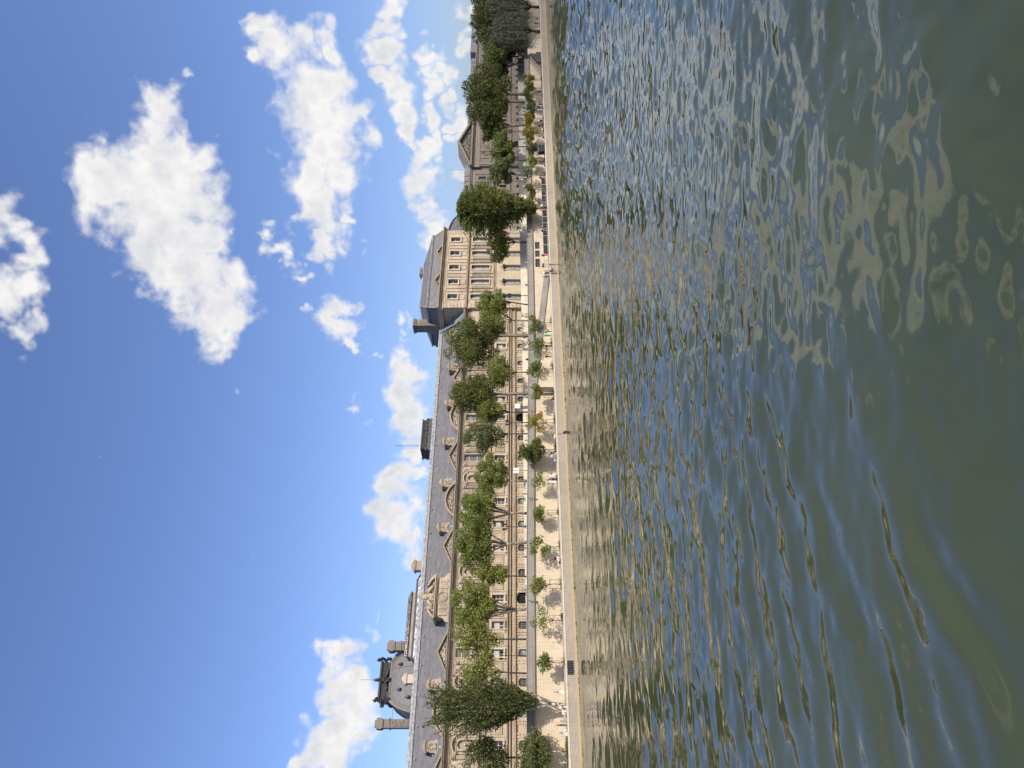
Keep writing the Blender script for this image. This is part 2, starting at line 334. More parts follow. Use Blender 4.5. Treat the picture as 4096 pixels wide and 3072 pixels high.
simple('earth', (0.15, 0.125, 0.09), 0.95, 0.3, 0.5)
simple('rubber', (0.015, 0.015, 0.015), 0.7, 0.2, 6.0)
simple('dark_void', (0.012, 0.012, 0.013), 0.8, 0.2, 2.0)
simple('soot_stone', (0.06, 0.06, 0.06), 0.8, 0.4, 1.5)

def glass(name, col, rough, spec=0.6):
    m, k = material(name)
    c = k.n('ShaderNodeTexCoord', out=3)
    n = k.noise(c, 1.1, 2)
    cc = k.mix(k.ramp(n, 0.4, 0.6), tuple(x * 0.5 for x in col), tuple(x * 1.6 for x in col))
    finish(k, principled(k, cc, rough, bump(k, k.noise(c, 0.8, 1), 0.15, 0.05), spec))
    return m
glass('pane_dark', (0.022, 0.025, 0.028), 0.07)
glass('pane_pale', (0.17, 0.19, 0.19), 0.12)
glass('skylight_glass', (0.42, 0.40, 0.36), 0.15)

def bark(name, a, b, sc=3.0):
    m, k = material(name)
    c = k.n('ShaderNodeTexCoord', out=3)
    n = k.noise(k.n('ShaderNodeMapping', {0: c, 3: (1, 1, 0.45)}), sc, 4, 0.6)
    finish(k, principled(k, k.mix(k.ramp(n, 0.42, 0.60), a, b), 0.9, bump(k, n, 0.5, 0.03), 0.2))
bark('plane_bark', (0.12, 0.10, 0.075), (0.25, 0.22, 0.165))
bark('dark_bark', (0.035, 0.03, 0.025), (0.085, 0.07, 0.055))
bark('poplar_bark', (0.05, 0.045, 0.04), (0.46, 0.43, 0.38), 4.0)

def leaf(name, a, b, c3, trans=0.35):
    m, k = material(name)
    r = k.n('ShaderNodeNewGeometry', out='Random Per Island') if False else k.N.new('ShaderNodeNewGeometry').outputs['Random Per Island']
    col = k.mix(k.ramp(r, 0.0, 0.55, smooth=False), a, b)
    col = k.mix(k.ramp(r, 0.55, 1.0, smooth=False), col, c3)
    d = principled(k, col, 0.55, None, 0.25)
    t = k.n('ShaderNodeBsdfTranslucent', {0: k.mix(0.5, col, tuple(x * 1.3 for x in c3))})
    finish(k, k.n('ShaderNodeMixShader', {0: trans, 1: d, 2: t}))
leaf('leaf_plane', (0.096, 0.131, 0.031), (0.166, 0.200, 0.049), (0.287, 0.305, 0.084))
leaf('leaf_bright', (0.110, 0.138, 0.030), (0.195, 0.215, 0.048), (0.330, 0.335, 0.090))
leaf('leaf_dark', (0.060, 0.074, 0.021), (0.112, 0.126, 0.033), (0.205, 0.212, 0.056))
leaf('leaf_olive', (0.076, 0.092, 0.034), (0.118, 0.134, 0.047), (0.193, 0.210, 0.076))
leaf('leaf_fresh', (0.081, 0.121, 0.025), (0.138, 0.178, 0.034), (0.218, 0.253, 0.057))
leaf('leaf_poplar', (0.036, 0.048, 0.016), (0.074, 0.087, 0.027), (0.175, 0.185, 0.058), 0.25)
leaf('leaf_grey', (0.105, 0.106, 0.066), (0.155, 0.156, 0.098), (0.24, 0.235, 0.150), 0.2)
leaf('leaf_willow', (0.060, 0.080, 0.021), (0.120, 0.142, 0.035), (0.235, 0.245, 0.066), 0.3)
leaf('leaf_yellow', (0.13, 0.12, 0.015), (0.24, 0.20, 0.02), (0.38, 0.31, 0.04))
leaf('grass_blade', (0.04, 0.07, 0.015), (0.07, 0.10, 0.02), (0.12, 0.13, 0.03))

def cloth(name, c): simple('cloth_' + name, c, 0.85, 0.12, 9.0, 0.15)
for nm, c in dict(black=(0.012, 0.012, 0.014), navy=(0.02, 0.03, 0.075), white=(0.75, 0.75, 0.74), grey=(0.25, 0.25, 0.26), red=(0.50, 0.015, 0.02), blue=(0.16, 0.24, 0.42),
                  pale_blue=(0.42, 0.52, 0.66), green=(0.02, 0.24, 0.15), orange=(0.62, 0.25, 0.09), brown=(0.12, 0.06, 0.04), beige=(0.48, 0.41, 0.31), teal=(0.14, 0.24, 0.25), jeans=(0.09, 0.13, 0.22)).items(): cloth(nm, c)
simple('skin', (0.46, 0.26, 0.17), 0.6, 0.1, 6.0)
simple('hair_dark', (0.02, 0.014, 0.010), 0.6, 0.2, 8.0)
simple('hair_fair', (0.42, 0.33, 0.22), 0.6, 0.2, 8.0)
simple('hair_white', (0.70, 0.69, 0.67), 0.6, 0.1, 8.0)

def water_material():
    m, k = material('river_water')
    c = k.n('ShaderNodeTexCoord', out=3)
    # ripples too fine for the mesh: they tilt the surface normal; sheltered by the left bank, choppier out in the stream
    sp = k.n('ShaderNodeSeparateXYZ', {0: c})
    reach = k.m('ADD', sp.node.outputs[1], k.m('MULTIPLY', sp, 0.30))
    gust = k.ramp(k.noise(c, 0.030, 3), 0.34, 0.66, 0.65, 1.15)
    def tilt(vec, scale, det, amp_near, amp_far):
        n = k.v('SUBTRACT', k.noise(vec, scale, det, 0.5, 0.4, out=1), (0.5, 0.5, 0.5))
        n = k.v('MULTIPLY', n, (1.0, 1.0, 0.0)); a = k.m('MULTIPLY', k.ramp(reach, 20.0, 90.0, amp_near, amp_far), gust)
        o = k.v('SCALE', n); k.put(o.node.inputs[3], a); return o
    g = k.N.new('ShaderNodeNewGeometry').outputs['Normal']
    nor = k.v('ADD', g, k.v('ADD', tilt(k.n('ShaderNodeMapping', {0: c, 3: (0.55, 1.0, 1.0)}), 0.42, 2, 0.02, 0.10), tilt(c, 1.6, 3, 0.07, 0.10)))
    nor = k.v('NORMALIZE', nor)
    col = k.mix(k.ramp(k.noise(c, 0.06, 3), 0.35, 0.65), (0.042, 0.052, 0.023), (0.052, 0.063, 0.031))
    finish(k, principled(k, col, k.m('MULTIPLY', k.m('ADD', k.ramp(reach, 26.0, 100.0, 0.04, 0.07), k.ramp(reach, 95.0, 165.0, 0.0, 0.10)), gust), nor, 0.5, 0.0, IOR=k.ramp(reach, 18.0, 75.0, 1.45, 1.85)))
water_material()
# ------------------------------------------------------------------ river, ground, street
def river():
    # sheet of water with real waves; its mesh is finer near the viewpoint on the left bank and coarser far off
    az0 = math.degrees(atan2(SA, CA))
    a_in = np.radians(np.linspace(az0 - 38, az0 + 38, 800))
    a_out = np.radians(np.linspace(az0 + 38, az0 + 322, 100)[1:-1])
    ang = np.concatenate([a_in, a_out])
    inv = np.linspace(1 / 9.0, 1 / 320.0, 1900)
    rad = np.concatenate([[0.5, 3, 6], 1 / inv, [360, 420, 520, 700, 1000]])
    A, R = np.meshgrid(ang, rad)
    X = R * np.cos(A); Y = R * np.sin(A)
    dr = np.gradient(rad)[:, None] * np.ones_like(A)
    rng = np.random.default_rng(11)
    Z = np.zeros_like(X)
    n = 120
    lam = np.exp(rng.uniform(np.log(0.6), np.log(8.0), n))
    for i in range(n):
        th = np.radians(rng.normal(78, 48)); L = lam[i]; kk = 2 * np.pi / L
        slope = 0.0145 * min(1.0, (L / 1.5) ** 0.8) * (1 if L < 3 else (L / 3) ** -0.5)
        fade = np.clip((L / np.maximum(dr, 1e-3) - 1.6) / 1.6, 0, 1)
        # short ripples die away on the calm near water and build up towards the far bank
        right = np.clip((X - 0.72 * Y) / (0.4 * np.abs(Y) + 1), 0, 1)          # the wind catches the reach up-river
        if L < 1.8: live = np.clip(1.0 - (R - 20) / 120, 0.6, 0.9) + 0.8 * np.clip((R - 30) / 50, 0, 1) * right
        else: live = np.clip(0.88 - (R - 30) / 260, 0.66, 0.88) + 0.55 * np.clip((R - 75) / 30, 0, 1) + 2.1 * np.clip((R - 40) / 70, 0, 1) * right
        Z += slope / kk * fade * live * np.sin(kk * (X * np.cos(th) + Y * np.sin(th)) + rng.uniform(0, 6.28))
    # calmer and livelier patches; long low wake ridges running down-river
    gust = 0.80 + 0.30 * np.sin(X * 0.031 + 1.3 + 0.8 * np.sin(Y * 0.05)) * np.sin(Y * 0.043 - 0.4 + 0.9 * np.sin(X * 0.023))
    calm = 1 - 0.40 * np.exp(-((X - 4) ** 2 / 260 + (Y - 15) ** 2 / 160))
    Z *= gust * calm * (0.88 + 0.42 * np.clip((X - 4) / 22, 0, 1))
    for (py, L, s, xa, xb, tilt) in ((15.9, 2.3, .20, -14, 12, .05), (18.2, 2.0, .15, -12, 9, .02), (21.0, 2.4, .13, -8, 11, .0), (24.2, 2.6, .19, -16, 16, -.05), (28.8, 3.0, .15, -14, 22, -.03), (34.0, 3.2, .13, -10, 34, -.02)):
        d = Y - py - tilt * (X - 5) - .35 * np.sin(X * .55 + py) - .2 * np.sin(X * 1.3 + 2 * py)
        along = 1 / (1 + np.exp(-(X - xa) / 1.5)) / (1 + np.exp((X - xb) / 1.5)) * (.7 + .3 * np.sin(X * .8 + py * 3))
        Z += s * L / 6.28 * np.sin(d * 6.28 / L) * np.exp(-(d / (L * .75)) ** 2) * along
    na, nr = len(ang), len(rad)
    vs = np.stack([X, Y, Z], -1).reshape(-1, 3)
    i = np.arange(nr - 1)[:, None]; j = np.arange(na)[None, :]; j2 = (j + 1) % na
    f = np.stack([i * na + j + 0 * i, (i + 1) * na + j, (i + 1) * na + j2, i * na + j2], -1).reshape(-1, 4)
    me = bpy.data.meshes.new('river')
    me.vertices.add(len(vs)); me.vertices.foreach_set('co', vs.astype(np.float32).ravel())
    me.loops.add(f.size); me.loops.foreach_set('vertex_index', f.astype(np.int32).ravel())
    me.polygons.add(len(f)); me.polygons.foreach_set('loop_start', np.arange(0, f.size, 4, dtype=np.int32))
    me.polygons.foreach_set('use_smooth', np.ones(len(f), dtype=bool))
    me.update(calc_edges=True); me.validate()
    structure(put('river', me, MAT['river_water']))
river()

PZ = [(-40, 8.0), (0, 7.75), (31, 7.6), (48.8, 7.4), (63.4, 7.12), (92, 6.6), (168, 6.57), (330, 6.5)]     # top of the street parapet
def parapet_z(x): return float(np.interp(x, [p[0] for p in PZ], [p[1] for p in PZ]))
def street_z(x): return parapet_z(x) - 1.05
def ribbon(name, y0, y1, zf, mat, xs):
    b = MB()
    for x0, x1 in zip(xs[:-1], xs[1:]): b.quad((x0, y0, zf(x0)), (x1, y0, zf(x1)), (x1, y1, zf(x1)), (x0, y1, zf(x0)))
    return put(name, b, mat)
XS = [-40, 0, 15, 31, 48.8, 63.4, 78, 92, 130, 168, 250, 330]
g = MB(); g.box(-5000, 5000, 158.5, 9000, -1, 5.2)
structure(put('ground', g, MAT['earth']))
structure(ribbon('pavement', 118.1, 123.0, street_z, MAT['paving'], XS))
structure(ribbon('street', 123.0, 137.0, lambda x: street_z(x) - 0.13, MAT['asphalt'], XS))
structure(ribbon('forecourt', 137.0, 162.0, street_z, MAT['paving'], XS))
kb = MB()
for x0, x1 in zip(XS[:-1], XS[1:]): kb.quad((x0, 123.0, street_z(x0) - .13), (x1, 123.0, street_z(x1) - .13), (x1, 123.0, street_z(x1)), (x0, 123.0, street_z(x0)))
structure(put('kerb', kb, MAT['coping_stone']))
q = MB(); q.box(-40, 330, 113.55, 118.0, 1.2, 1.88)
structure(put('quay_walkway', q, MAT['paving']))

# ------------------------------------------------------------------ embankment
def quay_wall():
    t = thing('quay_wall', 'low weathered stone quay wall rising from the river with a green algae line', 'wall', (60, 113, 0))
    b = MB(); b.run([(112.82, -1.5), (113.55, -1.5), (113.55, 1.66), (113.0, 1.66)], -40, 107.0)
    b.run([(112.82, -1.5), (113.55, -1.5), (113.55, 1.66), (113.0, 1.66)], 110.0, 330)
    b.box(107.0, 110.0, 113.45, 113.9, -1.5, 1.66)
    put('wall', b, MAT['quay_stone'], t)
    c = MB(); x = -40.0; rnd = random.Random(3)
    while x < 330:
        w = rnd.uniform(1.2, 1.9); e = min(x + w - 0.02, 330); dz = rnd.uniform(-.012, .012)
        if not (106.0 < x < 110.0): c.box(x, e, 112.93 + rnd.uniform(-.015, .015), 113.75, 1.663, 1.90 + dz)
        x += w
    put('coping', c, MAT['coping_stone'], t)
    gr = MB(); gr.box(26.1, 28.0, 112.84, 112.95, 0.72, 1.58)
    o = put('drain_opening', gr, MAT['dark_void'], t)
    bars = MB()
    for i in range(8): bars.box(26.15 + i * .26, 26.24 + i * .26, 112.74, 112.83, 0.70, 1.6)
    put('grate', bars, MAT['soot_stone'], o)
    st = MB()
    for i in range(7): st.box(107.05 + i * .4, 109.95, 113.02 + i * .03, 113.44, 0.1 + i * .22, 0.32 + i * .22)
    put('landing_steps', st, MAT['quay_stone'], t)
    return t
quay_wall()

def retaining_wall():
    t = thing('retaining_wall', 'tall sunlit ashlar embankment wall behind the lower quay, grey parapet on top', 'wall', (60, 118, 1.9))
    b = MB(); holes = [(114.0, 116.6), (117.2, 119.2), (119.7, 121.9)]
    def seg(x0, x1, z0f, z1f): b.add([(x0, 118, z0f(x0)), (x1, 118, z0f(x1)), (x1, 118, z1f(x1)), (x0, 118, z1f(x0))], [(0, 1, 2, 3)])
    base, top = (lambda x: 1.2), (lambda x: parapet_z(x) - 1.22)
    cuts = sorted(set(XS + [h for p in holes for h in p]))
    for x0, x1 in zip(cuts[:-1], cuts[1:]):
        if any(a - .01 <= x0 and x1 <= c + .01 for a, c in holes):
            seg(x0, x1, base, lambda x: 3.7); seg(x0, x1, lambda x: 4.75, top)
            b.quad((x0, 118, 3.7), (x1, 118, 3.7), (x1, 118.4, 3.7), (x0, 118.4, 3.7)); b.quad((x0, 118.4, 4.75), (x1, 118.4, 4.75), (x1, 118, 4.75), (x0, 118, 4.75))
            b.quad((x0, 118, 3.7), (x0, 118.4, 3.7), (x0, 118.4, 4.75), (x0, 118, 4.75)); b.quad((x1, 118.4, 3.7), (x1, 118, 3.7), (x1, 118, 4.75), (x1, 118.4, 4.75))
        else: seg(x0, x1, base, top)
    put('wall', b, MAT['wall_stone'], t)
    for a, c in holes:
        gm = MB(); gm.box(a, c, 118.39, 118.5, 3.6, 4.85); o = put('grille', gm, MAT['dark_void'], t)
        bm = MB(); n = int((c - a) / .16)
        for i in range(1, n): bm.box(a + i * (c - a) / n - .02, a + i * (c - a) / n + .02, 118.30, 118.34, 3.7, 4.75)
        put('bars', bm, MAT['zinc'], o)
    p = MB(); cd_ = MB(); cp = MB()
    for x0, x1 in zip(XS[:-1], XS[1:]):
        za, zb = parapet_z(x0), parapet_z(x1)
        for bb, ya, yb, d0, d1 in ((p, 117.97, 118.42, -1.02, -0.14), (cd_, 117.62, 118.45, -1.30, -1.02), (cp, 117.86, 118.52, -0.14, 0.0)):
            bb.add([(x0, ya, za + d0), (x1, ya, zb + d0), (x1, yb, zb + d0), (x0, yb, za + d0), (x0, ya, za + d1), (x1, ya, zb + d1), (x1, yb, zb + d1), (x0, yb, za + d1)],
                   [(0, 3, 2, 1), (4, 5, 6, 7), (0, 1, 5, 4), (1, 2, 6, 5), (2, 3, 7, 6), (3, 0, 4, 7)])
    put('parapet', p, MAT['parapet_stone'], t); put('string_course', cd_, MAT['parapet_stone'], t); put('coping', cp, MAT['parapet_stone'], t)
    return t
retaining_wall()

def ramp():
    t = thing('access_ramp', 'sloping stone ramp leading down from the street to the quay with its grey parapet', 'ramp', (96, 116, 1.9))
    x0, x1, zt, zb = 80.0, 111.0, 5.45, 1.9
    sl = lambda x: zt + (zb - zt) * (x - x0) / (x1 - x0)
    b = MB(); b.prism([(x0, 1.3), (x1, 1.3), (x1, 1.9), (x0, zt - .15)], 115.9, 117.99); put('wall', b, MAT['wall_stone'], t)
    p = MB(); p.prism([(x0, zt - .12), (x1, zb - .12), (x1, zb + .95), (x0, zt + 1.0)], 115.86, 116.2)
    put('parapet', p, MAT['parapet_stone'], t)
    c = MB(); c.prism([(x0, zt - .30), (x1, zb - .20), (x1, zb - .10), (x0, zt - .10)], 115.62, 115.855); put('string_course', c, MAT['parapet_stone'], t)
ramp()

def staircase():
    t = thing('double_staircase', 'stone double staircase against the quay wall with a dark doorway under its landing', 'staircase', (195, 116, 1.9))
    b = MB()
    top = 5.0
    # triangular front with a doorway
    b.prism([(188.0, 1.3), (190.6, 1.3), (190.6, 3.25), (195.6, 3.25), (195.6, 1.3), (204.5, 1.3), (204.5, 2.0), (197.2, top), (194.2, top), (188.0, 2.1)], 115.4, 117.98)
    put('wall', b, MAT['wall_stone'], t)
    d = MB(); d.box(190.62, 195.58, 116.2, 117.2, 1.3, 3.24); put('doorway', d, MAT['dark_void'], t)
    r = MB()
    r.prism([(197.2, top + .02), (204.6, 2.02), (204.6, 2.5), (197.2, top + .65), (194.2, top + .65), (194.2, top + .02)], 115.3, 115.62)
    put('parapet', r, MAT['coping_stone'], t)
    s = MB()
    for i in range(16):
        z1 = 2.1 + (top - 2.1) * (i + 1) / 16; xa = 188.0 + 6.2 * i / 16
        s.box(xa, xa + .37, 115.0, 115.38, 1.3, z1)
    put('steps', s, MAT['soot_stone'], t)
    h = MB(); h.tube([(187.8, 115.05, 3.0), (194.2, 115.05, 6.0), (197.2, 115.05, 6.1)], .04)
    for i in range(6): x = 188 + i * 1.2; h.tube([(x, 115.05, 2.0 + i * .55), (x, 115.05, 3.1 + i * .56)], .03)
    put('handrail', h, MAT['iron'], t)
staircase()

def barrier():
    # the dark windbreak on the quay below the willow: black panels between slim white posts
    t = thing('panel_fence', 'low black panel fence with slim white posts along the quay below the big willow', 'fence', (129, 115.4, 1.9))
    xs = [115.3, 118.3, 121.2, 123.6, 125.4, 127.4, 129.6, 132.4, 134.6, 136.4, 138.6, 141.4]
    for a, b_ in zip(xs[:-1], xs[1:]):
        if a in (129.6,): continue
        m = MB(); m.box(a + .06, b_ - .06, 115.36, 115.42, 2.05, 2.98); put('panel', m, MAT['black_panel'], t)
    for x in xs:
        m = MB(); m.box(x - .045, x + .045, 115.33, 115.45, 1.88, 3.06); put('post', m, MAT['steel'], t)
    r = MB(); r.box(xs[0], xs[-1], 115.34, 115.44, 2.985, 3.03); put('top_rail', r, MAT['steel'], t)
barrier()

HZ = [(36.0, 7.45), (51.7, 7.69), (98, 7.74), (126.4, 8.1), (154, 8.28), (200, 8.4), (300, 8.55)]
def hoarding_z(x): return float(np.interp(x, [p[0] for p in HZ], [p[1] for p in HZ]))
def hoarding(x0, x1, mat, ribbed, name, label):
    t = thing(name, label, 'fence', ((x0 + x1) / 2, 125, 6))
    n = int((x1 - x0) / 2.4)
    b = MB(); gp = MB(); x = x0
    w = 0.30 if ribbed else 2.4
    while x < x1 - .01:
        e = min(x + w, x1)
        za = hoarding_z((x + e) / 2); zb = street_z(x) - .1
        b.box(x, e - (.065 if ribbed else .02), 125.0, 125.06, zb, za)
        x = e
    put('boards', b, mat, t)
    cuts = [x0] + [p[0] for p in HZ if x0 < p[0] < x1] + [x1]
    for a, c in zip(cuts[:-1], cuts[1:]):
        za, zc_ = hoarding_z(a) - .06, hoarding_z(c) - .06
        gp.add([(a, 125.09, 5.0), (c, 125.09, 5.0), (c, 125.09, zc_), (a, 125.09, za), (a, 125.14, 5.0), (c, 125.14, 5.0), (c, 125.14, zc_), (a, 125.14, za)],
               [(0, 1, 2, 3), (7, 6, 5, 4), (3, 2, 6, 7), (0, 3, 7, 4), (1, 5, 6, 2)])
    put('backing', gp, MAT['hoarding_gap'], t)
    if ribbed:                                                            # a small square notice with a painted mark
        s = MB(); s.box(43.9, 44.7, 124.93, 124.985, 6.62, 7.42); o = put('notice', s, MAT['white_cloth'], t)
        s = MB(); s.box(44.05, 44.13, 124.915, 124.929, 6.75, 7.28); s.box(44.05, 44.35, 124.915, 124.929, 6.75, 6.83); s.box(44.27, 44.35, 124.914, 124.929, 6.83, 7.05); s.box(44.42, 44.5, 124.915, 124.929, 6.9, 7.28)
        put('mark', s, MAT['iron'], o)
hoarding(36.0, 152.6, MAT['hoarding_cream'], True, 'slatted_hoarding', 'long cream slatted hoarding at street level in front of the palace')
hoarding(152.9, 300.0, MAT['hoarding_grey'], False, 'plain_hoarding', 'plain grey-green hoarding at street level in front of the far wing')
# ------------------------------------------------------------------ palace
def arch_pts(x0, x1, zs, rise, n=9):
    """points of a round or segmental arch from (x1, zs) over to (x0, zs)"""
    h = (x1 - x0) / 2; xc = (x0 + x1) / 2
    r = (h * h + rise * rise) / (2 * rise); a = math.asin(min(1, h / r)) if rise <= h else pi - math.asin(min(1, h / r))
    return [(xc + r * sin(a - 2 * a * i / n), zs + rise - r + r * cos(a - 2 * a * i / n)) for i in range(n + 1)]
def facade(b, x0, x1, z0, z1, y, opens, depth=0.55):
    """wall face at y with real openings (ox0, ox1, oz0, oz1, rise) and their reveals"""
    xs = sorted({x0, x1} | {o[0] for o in opens} | {o[1] for o in opens}); zs = sorted({z0, z1} | {o[2] for o in opens} | {o[3] for o in opens})
    for xa, xb in zip(xs[:-1], xs[1:]):
        zrun = None
        for za, zb in zip(zs[:-1], zs[1:]):
            xm, zm = (xa + xb) / 2, (za + zb) / 2
            hole = any(o[0] < xm < o[1] and o[2] < zm < o[3] for o in opens)
            if not hole: zrun = (zrun[0] if zrun else za, zb)
            if hole and zrun: b.quad((xa, y, zrun[0]), (xb, y, zrun[0]), (xb, y, zrun[1]), (xa, y, zrun[1])); zrun = None
        if zrun: b.quad((xa, y, zrun[0]), (xb, y, zrun[0]), (xb, y, zrun[1]), (xa, y, zrun[1]))
    for (a, c, za, zb, rise) in opens:
        y2 = y + depth; zs_ = zb - rise
        b.quad((a, y2, za), (c, y2, za), (c, y, za), (a, y, za))
        b.quad((a, y, za), (a, y, zs_), (a, y2, zs_), (a, y2, za)); b.quad((c, y2, za), (c, y2, zs_), (c, y, zs_), (c, y, za))
        if rise <= 0: b.quad((a, y, zb), (c, y, zb), (c, y2, zb), (a, y2, zb))
        else:
            pts = arch_pts(a, c, zs_, rise)
            for (xa, z_a), (xb, z_b) in zip(pts[:-1], pts[1:]):
                b.quad((xb, y, z_b), (xa, y, z_a), (xa, y, zb), (xb, y, zb))
                b.quad((xa, y, z_a), (xb, y, z_b), (xb, y2, z_b), (xa, y2, z_a))
WIN = {}
def window_meshes(key, w, h, nx, nz, rise, pane, frame, cross=None, bar=0.05, curtain=0):
    p = MB(); p.quad((-w / 2, .06, 0), (w / 2, .06, 0), (w / 2, .06, h), (-w / 2, .06, h))
    if curtain: p.cur = 1; p.quad((-w / 2, .045, h * (1 - curtain)), (w / 2, .045, h * (1 - curtain)), (w / 2, .045, h), (-w / 2, .045, h))
    f = MB()
    def bx(x0, x1, z0, z1, y=0.0): f.box(x0, x1, y, .05, z0, z1)
    e = .10
    bx(-w / 2, -w / 2 + e, 0, h); bx(w / 2 - e, w / 2, 0, h); bx(-w / 2 + e, w / 2 - e, 0, e); bx(-w / 2 + e, w / 2 - e, h - e, h)
    for i in range(1, nx):
        x = -w / 2 + w * i / nx; b2 = bar * (1.9 if nx % 2 == 0 and i == nx // 2 else 1); bx(x - b2 / 2, x + b2 / 2, e, h - e, .004)
    for j in range(1, nz):
        z = h * j / nz; bx(-w / 2 + e, w / 2 - e, z - bar / 2, z + bar / 2, .008)
    for c in (cross or []): bx(-w / 2 + e, w / 2 - e, h * c - .075, h * c + .075, -.012)
    pm = p.mesh('window'); pm.materials.append(MAT[pane]); pm.materials.append(MAT['curtain'])
    fm = f.mesh('frame'); fm.materials.append(MAT[frame])
    WIN[key] = (pm, fm)
def window(key, parent, x, y, z):
    pm, fm = WIN[key]
    o = put('window', pm, None, parent, (x, y, z))
    local('frame', fm, None, o)
    return o
window_meshes('tall', 1.66, 4.4, 4, 12, 0, 'pane_dark', 'window_paint', (0.36, 0.76), 0.045)
window_meshes('mezz', 1.35, 2.35, 2, 3, 0, 'pane_dark', 'window_paint', None, 0.07)
window_meshes('mezz_blind', 1.35, 2.35, 2, 3, 0, 'pane_dark', 'window_paint', None, 0.07, 0.62)
window_meshes('base', 1.5, 1.95, 4, 3, 0, 'pane_dark', 'window_grey', None, 0.05)
window_meshes('base_pale', 1.5, 1.95, 2, 1, 0, 'pane_pale', 'window_grey', None, 0.07)
window_meshes('attic', 1.55, 2.6, 2, 2, 0, 'pane_dark', 'window_paint', None, 0.10)
window_meshes('main', 1.65, 4.8, 2, 4, 0, 'pane_pale', 'window_paint', (0.62,), 0.09)
window_meshes('ground', 1.6, 4.9, 2, 4, 0, 'pane_pale', 'window_paint', (0.66,), 0.08)
window_meshes('oval', 1.15, 2.2, 2, 3, 0, 'pane_pale', 'window_grey', None, 0.07)
window_meshes('hooded', 0.95, 1.4, 2, 2, 0, 'pane_pale', 'window_grey', None, 0.05)

FY = 143.0
def deepen(b, y0, k, lim=1.05):
    """mouldings and pilasters stand out from the wall face at y0 by k times their drawn depth"""
    b.v = [(x, y0 - (y0 - y) * k if y0 - lim < y < y0 else y, z) for x, y, z in b.v]; return b
CORN = [(FY + .2, 20.75), (FY - .08, 20.75), (FY - .08, 21.0), (FY - .16, 21.02), (FY - .16, 21.08), (FY - .02, 21.10), (FY - .02, 21.62), (FY - .25, 21.66), (FY - .32, 21.85), (FY - .72, 21.92), (FY - .76, 22.12), (FY - .92, 22.2), (FY - .92, 22.3), (FY + .2, 22.34)]
def statue(parent, x, y, z, h=2.1, name='statue', seed=0):
    b = MB(); rnd = random.Random(seed); b.sm = True
    b.lathe((x, y, z), [(.34, 0), (.36, .12), (.28, .2), (.30, .5), (.27, .85), (.24, 1.05), (.30, 1.3), (.33, 1.5), (.22, 1.66), (.09, 1.72), (.085, 1.78), (.14, 1.86), (.155, 1.96), (.12, 2.08), (.04, 2.14)], 9)
    s = rnd.choice((-1, 1))
    b.tube([(x - .3 * s, y, z + 1.5), (x - .42 * s, y - .08, z + 1.2), (x - .2 * s, y - .3, z + 1.05)], [.11, .09, .07])
    b.tube([(x + .3 * s, y, z + 1.5), (x + .45 * s, y - .05, z + 1.15), (x + .40 * s, y - .12, z + .8)], [.11, .09, .06])
    return put(name, b, MAT['pale_stone'], parent)

def pediment_tri(parent, x, hw=4.0, z=22.36, rise=1.85, y0=141.75, y1=145.0, name='pediment'):
    b = MB(); t = .30
    k = rise / hw
    b.prism([(x - hw, z), (x - hw + .55, z), (x, z + rise - .24), (x + hw - .55, z), (x + hw, z), (x, z + rise)], y0, y1)
    b.prism([(x - hw + .5, z + .02), (x + hw - .5, z + .02), (x, z + rise - .22)], y0 + .75, y1 - .5)
    o = put(name, b, MAT['trim_stone'], parent)
    r = MB()
    r.relief(x - hw + .5, x + hw - .5, z + .03, z + rise - .25, y0 + .72, .42, .17, int(x * 7), lambda px, pz: pz < z + rise - .30 - k * abs(px - x))
    put('tympanum', r, MAT['carved_stone'], o)
    return o
def pediment_arc(parent, x, hw=4.1, z=22.36, rise=2.1, y0=141.75, y1=145.0):
    b = MB()
    outer = arch_pts(x - hw, x + hw, z, rise, 20); inner = arch_pts(x - hw + .5, x + hw - .5, z, rise - .34, 20)
    for i in range(20):
        b.prism([inner[i + 1], inner[i], outer[i], outer[i + 1]], y0, y1)
    b.prism([(x - hw + .5, z + .01)] + [(x + hw - .5, z + .01)] + inner[1:-1], y0 + .75, y1 - .5)
    o = put('pediment', b, MAT['trim_stone'], parent)
    r = MB(); h2 = hw - .5; rr = rise - .34; R = (h2 * h2 + rr * rr) / (2 * rr)
    r.relief(x - h2, x + h2, z + .03, z + rr, y0 + .72, .42, .17, int(x * 5), lambda px, pz: (px - x) ** 2 + (pz - (z + rr - R)) ** 2 < (R - .06) ** 2)
    put('tympanum', r, MAT['carved_stone'], o)
    return o
